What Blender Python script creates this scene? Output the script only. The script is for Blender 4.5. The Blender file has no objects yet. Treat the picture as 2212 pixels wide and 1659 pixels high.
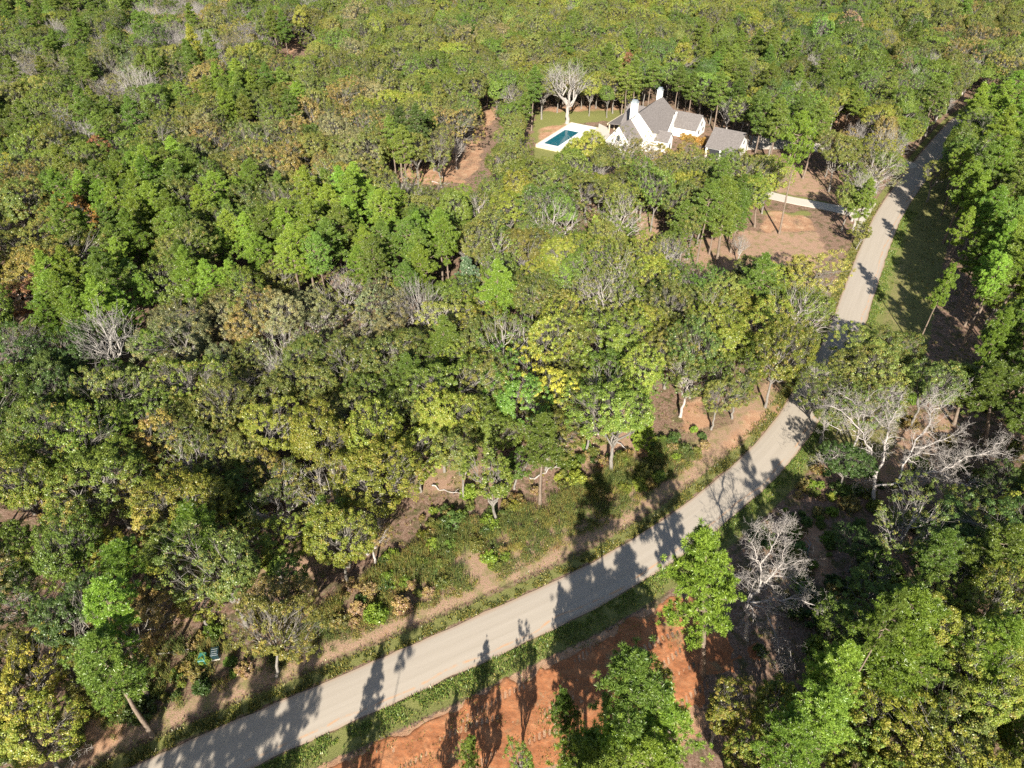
import bpy, math, random
import numpy as np
from mathutils import Vector, Matrix

PI = math.pi
sc = bpy.context.scene
COL = sc.collection

# ------------------------------------------------------------------ camera, sky, sun, exposure
CAM_H, CAM_F, CAM_PITCH = 80.0, 1533.0, math.radians(38.7)     # metres, focal length in px of a 2212 px wide frame
cam_d = bpy.data.cameras.new('camera'); cam = bpy.data.objects.new('camera', cam_d); COL.objects.link(cam)
cam.location = (0, 0, CAM_H); cam.rotation_euler = (math.radians(90) - CAM_PITCH, 0, 0)
cam_d.sensor_width = 36.0; cam_d.lens = 36.0 * CAM_F / 2212.0
cam_d.clip_start = 0.5; cam_d.clip_end = 3000
sc.camera = cam

SUN_EL, SUN_AZ = math.radians(29.0), math.radians(3.7)          # light travels away from the camera, a little to the right
world = bpy.data.worlds.new('World'); sc.world = world; world.use_nodes = True
wn = world.node_tree
bg = wn.nodes['Background']
sky = wn.nodes.new('ShaderNodeTexSky'); sky.sky_type = 'NISHITA'; sky.sun_disc = False
sky.sun_elevation = SUN_EL; sky.sun_rotation = PI + SUN_AZ
wn.links.new(sky.outputs[0], bg.inputs[0]); bg.inputs[1].default_value = 0.062
sun_d = bpy.data.lights.new('sun', 'SUN'); sun_d.energy = 5.0; sun_d.angle = math.radians(0.5); sun_d.color = (1.0, 0.945, 0.84)
sun = bpy.data.objects.new('sun', sun_d); COL.objects.link(sun)
sdir = Vector((math.sin(SUN_AZ) * math.cos(SUN_EL), math.cos(SUN_AZ) * math.cos(SUN_EL), -math.sin(SUN_EL)))
sun.rotation_euler = sdir.to_track_quat('-Z', 'Y').to_euler(); sun.location = (0, -50, 100)
sc.view_settings.view_transform = 'Standard'; sc.view_settings.look = 'None'
sc.view_settings.exposure = 1.2; sc.view_settings.gamma = 1.0
sc.cycles.max_bounces = 5; sc.cycles.diffuse_bounces = 3; sc.cycles.glossy_bounces = 2
sc.cycles.transmission_bounces = 3; sc.cycles.transparent_max_bounces = 4
sc.cycles.caustics_reflective = False; sc.cycles.caustics_refractive = False
sc.cycles.use_denoising = False

# ------------------------------------------------------------------ ground <-> photograph measurements
CT, ST = math.cos(CAM_PITCH), math.sin(CAM_PITCH)
def g(x, y, z=0.0):
    """the point at height z that the photograph (2212 px wide) shows at x, y"""
    u = x - 1106.0; v = y - 829.5
    dy = CAM_F * CT - v * ST; dz = -CAM_F * ST - v * CT
    t = (CAM_H - z) / -dz
    return (u * t, dy * t)
def proj(X, Y, Z):
    dz = Z - CAM_H
    d = Y * CT - dz * ST
    return 1106.0 + X / d * CAM_F, 829.5 - (Y * ST + dz * CT) / d * CAM_F

def in_poly(x, y, poly):
    c = False; j = len(poly) - 1
    for i in range(len(poly)):
        xi, yi = poly[i]; xj, yj = poly[j]
        if (yi > y) != (yj > y) and x < (xj - xi) * (y - yi) / (yj - yi) + xi: c = not c
        j = i
    return c
def in_poly_np(X, Y, poly):
    c = np.zeros(X.shape, bool); j = len(poly) - 1
    for i in range(len(poly)):
        xi, yi = poly[i]; xj, yj = poly[j]
        if yi != yj:
            c ^= ((yi > Y) != (yj > Y)) & (X < (xj - xi) * (Y - yi) / (yj - yi) + xi)
        j = i
    return c

def vnoise(X, Y, s, seed):
    """smooth value noise, numpy, 0..1"""
    r = np.random.RandomState(seed); T = r.rand(256, 256)
    x = X / s; y = Y / s
    xi = np.floor(x).astype(int); yi = np.floor(y).astype(int)
    fx = x - xi; fy = y - yi; fx = fx * fx * (3 - 2 * fx); fy = fy * fy * (3 - 2 * fy)
    a = T[xi % 256, yi % 256]; b = T[(xi + 1) % 256, yi % 256]; c = T[xi % 256, (yi + 1) % 256]; d = T[(xi + 1) % 256, (yi + 1) % 256]
    return (a * (1 - fx) + b * fx) * (1 - fy) + (c * (1 - fx) + d * fx) * fy
def fbm(X, Y, s, seed):
    return (vnoise(X, Y, s, seed) * 4 + vnoise(X, Y, s / 2.1, seed + 1) * 2 + vnoise(X, Y, s / 4.3, seed + 2)) / 7

# ------------------------------------------------------------------ the road's centre line (measured from both edges)
ROAD_L = [(283,1657),(419,1594),(669,1487),(863,1405),(1196,1258),(1307,1201),(1458,1108),(1549,1034),(1613,980),(1671,912),(1692,880),
          (1735,808),(1778,744),(1832,600),(1871,501),(1896,452),(1926,410)]
pts = [g(*p) for p in ROAD_L]
def smooth_line(pts, n_it=3):
    for _ in range(n_it):
        q = [pts[0]]
        for a, b in zip(pts[:-1], pts[1:]):
            q.append((a[0] * .75 + b[0] * .25, a[1] * .75 + b[1] * .25)); q.append((a[0] * .25 + b[0] * .75, a[1] * .25 + b[1] * .75))
        q.append(pts[-1]); pts = q
    return pts
pts = smooth_line(pts, 2)
left = np.array(pts)
d = np.gradient(left, axis=0); d /= np.linalg.norm(d, axis=1)[:, None]
for _ in range(6):
    d[1:-1] = (d[:-2] + d[1:-1] * 2 + d[2:]) / 4; d /= np.linalg.norm(d, axis=1)[:, None]
nrm = np.stack([d[:, 1], -d[:, 0]], 1)            # to the right of travel
RW = 6.1
cen = left + nrm * RW / 2
cen = [tuple(c) for c in cen]
first = np.array(cen[0]); dd = d[0]
cen = [tuple(first - dd * k) for k in (90, 60, 30)] + cen
tail = [g(2000, 350), g(2048, 292), g(2075, 262), g(2120, 232), g(2165, 214), g(2230, 196), g(2330, 180)]
cen = cen + smooth_line([cen[-1]] + tail, 2)[2:]
# resample evenly
cen = np.array(cen); seg = np.linalg.norm(np.diff(cen, axis=0), axis=1); S = np.concatenate([[0], np.cumsum(seg)])
ss = np.arange(0, S[-1], 1.0)
cen = np.stack([np.interp(ss, S, cen[:, 0]), np.interp(ss, S, cen[:, 1])], 1)
for _ in range(12):
    cen[1:-1] = (cen[:-2] + cen[1:-1] * 2 + cen[2:]) / 4
ct = np.gradient(cen, axis=0); ct /= np.linalg.norm(ct, axis=1)[:, None]
cn = np.stack([ct[:, 1], -ct[:, 0]], 1)
def road_sd(X, Y):
    """signed distance from the road's centre line (right positive) and the distance along it; X, Y arrays"""
    sh = X.shape; P = np.stack([X.ravel(), Y.ravel()], 1); out = np.empty(len(P)); al = np.empty(len(P))
    C = cen[::3]; N = cn[::3]
    for i in range(0, len(P), 20000):
        q = P[i:i + 20000]
        D = ((q[:, None, :] - C[None]) ** 2).sum(2); k = D.argmin(1)
        dv = q - C[k]
        s = (dv * N[k]).sum(1)
        out[i:i + 20000] = np.where(np.sqrt(D.min(1)) > np.abs(s) + 6, np.sign(s) * np.sqrt(D.min(1)), s); al[i:i + 20000] = k * 3.0
    return out.reshape(sh), al.reshape(sh)
def rsd(x, y):
    a, b = road_sd(np.array([x]), np.array([y])); return float(a[0]), float(b[0])

# ------------------------------------------------------------------ materials
def new_mat(name):
    m = bpy.data.materials.new(name); m.use_nodes = True
    nt = m.node_tree; nt.nodes.clear()
    out = nt.nodes.new('ShaderNodeOutputMaterial')
    return m, nt, out
def N(nt, t, **kw):
    n = nt.nodes.new(t)
    for k, v in kw.items(): setattr(n, k, v)
    return n
def ramp(nt, stops, fac=None):
    r = N(nt, 'ShaderNodeValToRGB')
    e = r.color_ramp.elements
    while len(e) < len(stops): e.new(0.5)
    for i, (p, c) in enumerate(stops):
        e[i].position = p; e[i].color = (c[0], c[1], c[2], 1) if len(c) == 3 else c
    if fac is not None: nt.links.new(fac, r.inputs[0])
    return r
def mixc(nt, f, a, b, mode='MIX'):
    m = N(nt, 'ShaderNodeMix', data_type='RGBA', blend_type=mode)
    for sock, v in ((m.inputs[0], f), (m.inputs[6], a), (m.inputs[7], b)):
        if hasattr(v, 'is_linked'): nt.links.new(v, sock)
        elif isinstance(v, (int, float)): sock.default_value = v
        else: sock.default_value = (v[0], v[1], v[2], 1)
    return m.outputs[2]
def math_n(nt, op, a, b=None, clamp=False):
    m = N(nt, 'ShaderNodeMath', operation=op); m.use_clamp = clamp
    for s, v in ((m.inputs[0], a), (m.inputs[1], b)):
        if v is None: continue
        if hasattr(v, 'is_linked'): nt.links.new(v, s)
        else: s.default_value = v
    return m.outputs[0]
def noise(nt, scale, detail=4, rough=0.6, vec=None, dist=0.0):
    n = N(nt, 'ShaderNodeTexNoise'); n.inputs['Scale'].default_value = scale; n.inputs['Detail'].default_value = detail
    n.inputs['Roughness'].default_value = rough; n.inputs['Distortion'].default_value = dist
    if vec is None:
        g_ = N(nt, 'ShaderNodeNewGeometry'); vec = g_.outputs['Position']
    nt.links.new(vec, n.inputs['Vector']); return n
def bump(nt, h, strength, dist):
    b = N(nt, 'ShaderNodeBump'); b.inputs['Strength'].default_value = strength; b.inputs['Distance'].default_value = dist
    nt.links.new(h, b.inputs['Height']); return b.outputs[0]
def principled(nt, out, col, rough=0.9, normal=None, spec=0.2, metal=0.0):
    p = N(nt, 'ShaderNodeBsdfPrincipled'); p.inputs['Roughness'].default_value = rough
    p.inputs['Specular IOR Level'].default_value = spec; p.inputs['Metallic'].default_value = metal
    if hasattr(col, 'is_linked'): nt.links.new(col, p.inputs['Base Color'])
    else: p.inputs['Base Color'].default_value = (col[0], col[1], col[2], 1)
    if normal is not None: nt.links.new(normal, p.inputs['Normal'])
    nt.links.new(p.outputs[0], out.inputs[0]); return p

def foliage_mat(name, instanced=False, needle=False, fixed=None):
    m, nt, out = new_mat(name)
    if fixed is not None:
        rgb = N(nt, 'ShaderNodeRGB'); rgb.outputs[0].default_value = (*fixed[:3], 1); base = rgb.outputs[0]
        va = N(nt, 'ShaderNodeValue'); va.outputs[0].default_value = fixed[3]; acc = va.outputs[0]
    elif instanced:
        a = N(nt, 'ShaderNodeAttribute', attribute_type='INSTANCER', attribute_name='tree_col'); base = a.outputs['Color']; acc = a.outputs['Alpha']
    else:
        a = N(nt, 'ShaderNodeObjectInfo'); base = a.outputs['Color']; acc = a.outputs['Alpha']
    t = N(nt, 'ShaderNodeAttribute', attribute_type='GEOMETRY', attribute_name='tint')
    tint = t.outputs['Fac']
    dark = mixc(nt, 1.0, base, (0.55, 0.66, 0.62), 'MULTIPLY')
    lite = mixc(nt, 1.0, base, (1.55, 1.40, 1.25), 'MULTIPLY')
    c = mixc(nt, tint, dark, lite)
    # some sprays turned: yellow, brown and rust, more of them where the tree's accent value is high
    k = math_n(nt, 'SUBTRACT', tint, math_n(nt, 'SUBTRACT', 1.02, acc))
    k = math_n(nt, 'MULTIPLY', k, 6.0, True)
    t2 = N(nt, 'ShaderNodeAttribute', attribute_type='GEOMETRY', attribute_name='hue')
    au = ramp(nt, [(0.0, (0.33, 0.29, 0.05)), (0.5, (0.36, 0.27, 0.07)), (0.85, (0.30, 0.17, 0.07)), (1.0, (0.27, 0.11, 0.05))], t2.outputs['Fac'])
    c = mixc(nt, math_n(nt, 'MULTIPLY', k, 0.75), c, au.outputs[0])
    df = N(nt, 'ShaderNodeBsdfDiffuse'); tr = N(nt, 'ShaderNodeBsdfTranslucent')
    gl = N(nt, 'ShaderNodeBsdfGlossy'); gl.inputs['Roughness'].default_value = 0.38; gl.inputs['Color'].default_value = (0.9, 0.9, 0.85, 1)
    nt.links.new(c, df.inputs[0])
    nt.links.new(mixc(nt, 1.0, c, (1.1, 1.2, 0.6), 'MULTIPLY'), tr.inputs[0])
    mx = N(nt, 'ShaderNodeMixShader'); mx.inputs[0].default_value = 0.2 if not needle else 0.15
    nt.links.new(df.outputs[0], mx.inputs[1]); nt.links.new(tr.outputs[0], mx.inputs[2])
    mg = N(nt, 'ShaderNodeMixShader'); mg.inputs[0].default_value = 0.03 if not needle else 0.04
    nt.links.new(mx.outputs[0], mg.inputs[1]); nt.links.new(gl.outputs[0], mg.inputs[2])
    nt.links.new(mg.outputs[0], out.inputs[0]); return m

def bark_mat(name, c0, c1, scale=6.0):
    m, nt, out = new_mat(name)
    tc = N(nt, 'ShaderNodeTexCoord'); mp = N(nt, 'ShaderNodeMapping'); mp.inputs['Scale'].default_value = (1, 1, 0.35)
    nt.links.new(tc.outputs['Object'], mp.inputs[0])
    n1 = noise(nt, scale, 6, 0.7, mp.outputs[0]); n2 = noise(nt, 0.7, 3, 0.5, tc.outputs['Object'])
    c = ramp(nt, [(0.3, c0), (0.68, c1)], n1.outputs[0]).outputs[0]
    c = mixc(nt, math_n(nt, 'MULTIPLY', n2.outputs[0], 0.55), c, tuple(x * 0.55 for x in c0))
    principled(nt, out, c, 0.9, bump(nt, n1.outputs[0], 0.6, 0.05)); return m

M = {}
M['leaf'] = foliage_mat('leaf_foliage'); M['needle'] = foliage_mat('pine_needles', needle=True)
M['leaf_far'] = foliage_mat('leaf_foliage_wood', instanced=True)
M['bark_oak'] = bark_mat('oak_bark', (0.13, 0.115, 0.10), (0.36, 0.33, 0.285))
M['bark_pine'] = bark_mat('pine_bark', (0.13, 0.09, 0.065), (0.34, 0.27, 0.21))
M['bark_dead'] = bark_mat('weathered_dead_wood', (0.30, 0.26, 0.23), (0.60, 0.55, 0.50), 5.0)
M['bark_bare'] = bark_mat('grey_bark', (0.27, 0.24, 0.215), (0.50, 0.465, 0.42))

# ------------------------------------------------------------------ mesh helpers
def mesh_np(name, V, F4=None, F3=None, mats=(), midx=None, tint=None, hue=None, smooth=None):
    me = bpy.data.meshes.new(name)
    V = np.asarray(V, np.float32); nv = len(V)
    n4 = 0 if F4 is None else len(F4); n3 = 0 if F3 is None else len(F3)
    me.vertices.add(nv); me.vertices.foreach_set('co', V.ravel())
    loops = []
    if n4: loops.append(np.asarray(F4, np.int32).ravel())
    if n3: loops.append(np.asarray(F3, np.int32).ravel())
    L = np.concatenate(loops) if loops else np.zeros(0, np.int32)
    me.loops.add(len(L)); me.loops.foreach_set('vertex_index', L)
    tot = np.concatenate([np.full(n4, 4, np.int32), np.full(n3, 3, np.int32)])
    st = np.concatenate([[0], np.cumsum(tot)[:-1]]).astype(np.int32) if len(tot) else tot
    me.polygons.add(n4 + n3); me.polygons.foreach_set('loop_start', st); me.polygons.foreach_set('loop_total', tot)
    for m in mats: me.materials.append(m)
    if midx is not None: me.polygons.foreach_set('material_index', np.asarray(midx, np.int32))
    if smooth is not None: me.polygons.foreach_set('use_smooth', np.full(n4 + n3, smooth) if isinstance(smooth, bool) else smooth)
    for nm, a in (('tint', tint), ('hue', hue)):
        if a is not None:
            at = me.attributes.new(nm, 'FLOAT', 'FACE'); at.data.foreach_set('value', np.asarray(a, np.float32))
    me.update(calc_edges=True); me.validate(); return me
def obj(name, me, parent=None):
    o = bpy.data.objects.new(name, me); COL.objects.link(o)
    if parent is not None: o.parent = parent
    return o
def tag(o, label=None, cat=None, group=None, kind=None):
    if label: o['label'] = label
    if cat: o['category'] = cat
    if group: o['group'] = group
    if kind: o['kind'] = kind
    return o
def empty(name, loc, rz=0.0):
    o = bpy.data.objects.new(name, None); COL.objects.link(o); o.location = loc; o.rotation_euler = (0, 0, rz)
    o.empty_display_size = 0.3; return o

class Tubes:
    """tapering tubes gathered into one mesh"""
    def __init__(s): s.V = []; s.F = []; s.n = 0
    def add(s, P, R, n=6):
        P = np.asarray(P, float); R = np.asarray(R, float); k = len(P)
        if k < 2: return
        T = np.gradient(P, axis=0); T /= (np.linalg.norm(T, axis=1)[:, None] + 1e-9)
        a = np.array([0.31, 0.95, 0.12]); A = np.cross(T, a); A /= (np.linalg.norm(A, axis=1)[:, None] + 1e-9); B = np.cross(T, A)
        th = np.arange(n) * 2 * PI / n
        ring = P[:, None] + R[:, None, None] * (A[:, None] * np.cos(th)[None, :, None] + B[:, None] * np.sin(th)[None, :, None])
        s.V.append(ring.reshape(-1, 3))
        i = np.arange(k - 1)[:, None] * n + np.arange(n)[None]; j = np.arange(k - 1)[:, None] * n + (np.arange(n)[None] + 1) % n
        F = np.stack([i, j, j + n, i + n], 2).reshape(-1, 4) + s.n
        s.F.append(F); s.n += k * n
    def arrays(s): return np.concatenate(s.V), np.concatenate(s.F)

def wob(a, b, rng, amt, n=4, sag=0.0):
    a = np.asarray(a, float); b = np.asarray(b, float); L = np.linalg.norm(b - a)
    t = np.linspace(0, 1, n)[:, None]; P = a + (b - a) * t
    off = rng.randn(n, 3) * amt * L; off[0] = 0; off[-1] = 0
    P += off; P[:, 2] += sag * L * 4 * (t[:, 0] * (1 - t[:, 0])); return P

def kmeans(P, k, rng):
    k = max(1, min(k, len(P))); C = P[rng.choice(len(P), k, replace=False)].copy()
    for _ in range(7):
        lab = ((P[:, None] - C[None]) ** 2).sum(2).argmin(1)
        for i in range(k):
            if (lab == i).any(): C[i] = P[lab == i].mean(0)
    return lab, C

def cards(C, N_, size, rng, up=0.25, jitter=0.58, aspect=0.62):
    """one small leaf-spray quad at each point C, facing roughly N_"""
    n = len(C)
    D = N_ + rng.randn(n, 3) * jitter + np.array([0, 0, up]); D /= np.linalg.norm(D, axis=1)[:, None]
    A = np.cross(D, rng.randn(n, 3)); A /= np.linalg.norm(A, axis=1)[:, None]; B = np.cross(D, A)
    s = (size * (0.6 + 0.8 * rng.rand(n)))[:, None]
    k = rng.rand(n, 1) * 0.5 + 0.25
    V = np.stack([C - A * s, C + B * s * aspect - A * s * (k - 0.5), C + A * s, C - B * s * aspect + A * s * (k - 0.5) + D * s * 0.25], 1).reshape(-1, 3)
    F = np.arange(4 * n).reshape(-1, 4); return V, F

def skeleton(T, trunk_top, r0, rng, tubes, k1=6, k2=5, start=0.55, wobamt=0.07, twigs=None):
    """trunk from the ground, limbs to cluster centres, branches, then a twig to every terminal point T"""
    tt = np.array(trunk_top, float)
    tp = wob((0, 0, -0.4), tt, rng, 0.014, 7); tr = np.linspace(r0 * 1.15, r0 * 0.66, 7); tr[0] = r0 * 1.5
    tubes.add(tp, tr, 8)
    lab, C = kmeans(T, k1, rng)
    for i in range(len(C)):
        Ti = T[lab == i]
        if len(Ti) == 0: continue
        s = tp[-1] if rng.rand() < 0.6 else tp[-2] * (1 - .5) + tp[-1] * .5
        c1 = s + (C[i] - s) * 0.62
        rl = r0 * (0.34 + 0.25 * math.sqrt(len(Ti) / len(T) * k1))
        P1 = wob(s, c1, rng, wobamt, 5, 0.03); tubes.add(P1, np.linspace(rl, rl * 0.6, 5), 6)
        lab2, C2 = kmeans(Ti, k2, rng)
        for j in range(len(C2)):
            Tj = Ti[lab2 == j]
            if len(Tj) == 0: continue
            s2 = P1[rng.randint(2, 5)]
            c2 = s2 + (C2[j] - s2) * 0.7
            r2 = rl * 0.42
            P2 = wob(s2, c2, rng, wobamt * 1.3, 4, 0.03); tubes.add(P2, np.linspace(r2, r2 * 0.55, 4), 5)
            for t in Tj:
                s3 = P2[rng.randint(1, 4)]
                r3 = min(r2 * 0.34, .022)
                tw = tubes if twigs is None else twigs
                tw.add(wob(s3, t, rng, wobamt * 1.2, 3), [r3, r3 * .7, r3 * .35], 3)

def oak_arrays(seed, h=14.0, r=4.6, depth=0.60, nterm=230, per=62, card=0.17, clump=0.72, flat=0.75, trunk=0.34, loose=0.0):
    rng = np.random.RandomState(seed)
    zc = h * (1 - depth / 2) - 0.3; rz = h * depth / 2
    # lobed crown envelope
    nl = 12; ld = rng.randn(nl, 3); ld[:, 2] = np.abs(ld[:, 2]) * 0.7; ld /= np.linalg.norm(ld, axis=1)[:, None]; la = rng.rand(nl) * 0.75 - 0.22
    dirs = rng.randn(nterm * 2, 3); dirs /= np.linalg.norm(dirs, axis=1)[:, None]; dirs = dirs[dirs[:, 2] > -0.55][:nterm]
    lob = 0.74 + sum(la[i] * np.clip((dirs @ ld[i] - 0.55) / 0.45, 0, 1) ** 1.0 for i in range(nl)) * 1.3
    rad = (rng.rand(len(dirs)) ** 0.33 * 0.55 + 0.45) * lob
    T = dirs * rad[:, None] * np.array([r, r, rz])
    # gather the sprays into boughs with gaps between them
    nb = max(12, int(len(T) / 11)); Bc = T[rng.choice(len(T), nb, replace=False)]
    nrst = ((T[:, None] - Bc[None]) ** 2).sum(2).argmin(1)
    T = T + (Bc[nrst] * 1.03 - T) * 0.22 + np.array([0, 0, .15]) * rng.rand(len(T), 1); T[:, 2] += zc
    tb = Tubes(); skeleton(T, (rng.randn() * .3, rng.randn() * .3, h * trunk), 0.02 * h, rng, tb, k1=7, k2=7)
    # leaf clumps
    npc = np.maximum(12, (per * (0.55 + 0.9 * rng.rand(len(T)) * (1 - loose * rng.rand(len(T))))).astype(int))
    if loose > .85: npc = np.where(rng.rand(len(T)) < .3, 1, npc)
    idx = np.repeat(np.arange(len(T)), npc)
    cr = clump * (0.6 + 0.75 * rng.rand(len(T)))
    q = rng.randn(len(idx), 3); q /= np.linalg.norm(q, axis=1)[:, None]; rr = (rng.rand(len(idx)) ** 0.5)[:, None]
    off = q * rr * cr[idx][:, None] * np.array([1, 1, flat])
    Cc = T[idx] + off
    outw = T - np.array([0, 0, zc - rz * 0.4]); outw /= np.linalg.norm(outw, axis=1)[:, None]
    V, F = cards(Cc, q * 0.8 + outw[idx] * 0.8, np.full(len(idx), card), rng)
    ct_ = rng.rand(len(T)); tint = np.clip(ct_[idx] * 0.55 + rng.rand(len(idx)) * 0.45, 0, 1)
    hue = np.clip(rng.rand(len(T))[idx] * 0.7 + rng.rand(len(idx)) * 0.3, 0, 1)
    return tb.arrays(), (V, F, tint, hue)

def pine_arrays(seed, h=21.0, r=3.1, crown=0.48, ntuft=420, per=34, ln=0.42, wd=0.075, taper=0.5, nbr=46, r0=0.26, lean=0.4, squash=1.0):
    rng = np.random.RandomState(seed)
    tb = Tubes(); z0 = h * (1 - crown)
    tp = wob((0, 0, -0.4), (rng.randn() * lean, rng.randn() * lean, h * 0.985), rng, 0.0022, 10)
    tb.add(tp, np.concatenate([[r0 * 1.35], np.linspace(r0, 0.04, 9)]), 8)
    tz = tp[:, 2]
    def axis(z): return np.array([np.interp(z, tz, tp[:, 0]), np.interp(z, tz, tp[:, 1]), z])
    T = []
    ph = rng.rand() * 6
    lobes = rng.rand(7)
    for b in range(nbr):
        u = (b + rng.rand() * 0.7) / nbr              # 0 at crown base .. 1 top
        z = z0 + (h - z0) * (u ** 0.9) * 0.97
        prof = (min(1.0, (u + 0.12) / 0.3) ** 0.6) * (1 - max(0, (u - 0.3) / 0.7) ** (1.0 + taper)) ** 0.8
        L = max(0.45, r * prof * (0.6 + 0.55 * rng.rand()))
        az = ph + b * 2.4 + rng.randn() * 0.3
        L *= 0.78 + 0.44 * lobes[int((az % (2 * PI)) / (2 * PI) * 7) % 7]
        el = -0.12 + 0.75 * u + rng.randn() * 0.14
        s = axis(z); e = s + np.array([math.cos(az) * math.cos(el), math.sin(az) * math.cos(el), math.sin(el)]) * L
        P = wob(s, e, rng, 0.04, 5, -0.03); rb = 0.035 + 0.022 * L
        tb.add(P, np.linspace(rb, rb * 0.3, 5), 4)
        nt_ = max(3, int(ntuft / nbr * (0.35 + L / r)))
        for k in range(nt_):
            t = 0.28 + 0.74 * rng.rand() ** 0.75
            c = s + (e - s) * t
            side = (1.05 - t * 0.55) * L * 0.34 + 0.16
            o = rng.randn(3) * side * np.array([0.62, 0.62, 0.36]) * squash; o[2] = abs(o[2]) * 0.9 - 0.05
            T.append(c + o)
            if k % 3 == 0: tb.add(np.stack([c, c + o * 0.9]), [0.022, 0.01], 3)
    for k in range(10): T.append(axis(h * (0.95 + 0.05 * rng.rand())) + rng.randn(3) * 0.25)
    T = np.array(T); n = len(T)
    idx = np.repeat(np.arange(n), per)
    q = rng.randn(len(idx), 3); q[:, 2] += 0.55; q /= np.linalg.norm(q, axis=1)[:, None]
    sz = (ln * (0.7 + 0.5 * rng.rand(n)))[idx][:, None] * (0.75 + 0.4 * rng.rand(len(idx), 1))
    A = np.cross(q, rng.randn(len(idx), 3)); A /= np.linalg.norm(A, axis=1)[:, None]
    base = T[idx] + q * 0.05; w = wd * (0.7 + 0.6 * rng.rand(len(idx), 1))
    V = np.stack([base - A * w * 0.55, base + A * w * 0.55, base + q * sz * 0.7 + A * w * 0.6, base + q * sz - A * w * 0.35], 1).reshape(-1, 3)
    F = np.arange(4 * len(idx)).reshape(-1, 4)
    tint = np.clip(rng.rand(n)[idx] * 0.5 + rng.rand(len(idx)) * 0.5, 0, 1); hue = rng.rand(len(idx))
    return tb.arrays(), (V, F, tint, hue)

def bare_arrays(seed, h=13.0, r=4.2, depth=0.66, nterm=300, trunk=0.3, thick=0.024, fine=True, leafy=0):
    rng = np.random.RandomState(seed)
    zc = h * (1 - depth / 2); rz = h * depth / 2
    dirs = rng.randn(nterm * 3, 3); dirs /= np.linalg.norm(dirs, axis=1)[:, None]; dirs = dirs[dirs[:, 2] > -0.25][:nterm]
    T = dirs * ((rng.rand(len(dirs)) ** 0.4 * 0.5 + 0.5) * (0.8 + 0.3 * rng.rand(len(dirs))))[:, None] * np.array([r, r, rz]); T[:, 2] += zc
    tb = Tubes(); tw = Tubes()
    skeleton(T, (rng.randn() * .3, rng.randn() * .3, h * trunk), thick * h, rng, tb, k1=6, k2=6, wobamt=0.09, twigs=tw)
    if fine:
        c0 = np.array([0, 0, h * trunk])
        for t in T:
            dv = t - c0; dv /= np.linalg.norm(dv)
            for k in range(2):
                b = t - dv * rng.rand() * 0.7
                e = b + (dv + rng.randn(3) * 0.6) * (0.5 + 0.6 * rng.rand())
                tw.add(wob(b, e, rng, 0.08, 3), [0.026, 0.017, 0.008], 3)
    return tb.arrays(), tw.arrays()

# ------------------------------------------------------------------ ground
def poly_w(px): return [g(x, y) for x, y in px]
SOIL = [poly_w(p) for p in (
    [(760,1405),(800,1375),(940,1325),(945,1345),(850,1385),(770,1415)],
    [(560,1485),(500,1540),(430,1570),(470,1530),(600,1470)],
    [(180,1530),(240,1500),(300,1560),(260,1640),(180,1659),(130,1620)],
    [(1370,1105),(1400,1070),(1430,1075),(1400,1120)],[(1330,1150),(1375,1115),(1385,1130),(1340,1165)],
    [(1465,880),(1530,850),(1540,930),(1480,945)],
    [(1600,900),(1690,850),(1705,872),(1640,935),(1560,1010),(1550,1000)],
    [(1640,460),(1680,452),(1760,475),(1770,500),(1650,505),(1630,490)],
    [(1062,222),(1076,245),(1050,300),(1036,370),(1005,390),(985,360),(1035,270)],
    [(830,370),(930,360),(1000,340),(1010,400),(900,400),(840,392)],
    [(1165,275),(1240,262),(1180,315),(1155,312)],[(1150,232),(1340,226),(1350,240),(1160,246)],
    [(590,95),(655,72),(675,100),(610,130)],[(1270,450),(1300,455),(1290,480),(1262,476)],
    [(1880,60),(1900,60),(1900,80),(1880,80)],[(1800,250),(1860,240),(1850,280),(1800,280)],
    [(1930,1080),(1985,1085),(1960,1240),(1900,1200)],[(1700,1080),(1790,1130),(1800,1290),(1740,1240)])]
LAWN = [poly_w(p) for p in (
    [(1150,240),(1345,232),(1360,262),(1240,268),(1165,335),(1150,300)],[(1660,410),(1800,440),(1800,455),(1670,425)],
    [(1640,452),(1760,460),(1760,472),(1640,465)],
    [(1150,315),(1240,325),(1200,350),(1140,345)],[(880,400),(1050,420),(1030,460),(900,440)])]
DRY = [poly_w(p) for p in (
    [(1600,500),(1760,500),(1790,540),(1740,620),(1640,600),(1600,560)],[(1460,520),(1590,500),(1600,580),(1480,580)],
    [(1690,360),(1830,380),(1830,430),(1680,420)],[(1190,920),(1270,880),(1340,860),(1380,900),(1400,960),(1350,1010),(1250,1000),(1190,960)],
    [(870,1010),(960,990),(1090,1000),(1080,1060),(960,1060),(880,1070)],[(1480,990),(1600,880),(1690,830),(1700,860),(1560,1015),(1500,1060)],
    [(1900,560),(1960,560),(1960,700),(1900,700)],[(1780,900),(2060,900),(2050,1070),(1850,1060)],
    [(950,1215),(1180,1130),(1300,1060),(1400,1020),(1420,1080),(1200,1200),(980,1265)],
    [(540,1200),(640,1180),(700,1220),(640,1290),(540,1280)],[(300,1290),(420,1290),(440,1400),(340,1390)],
    [(1360,455),(1430,470),(1420,540),(1370,540)],[(1840,1250),(1870,1400),(1800,1420),(1770,1300)])]

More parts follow.
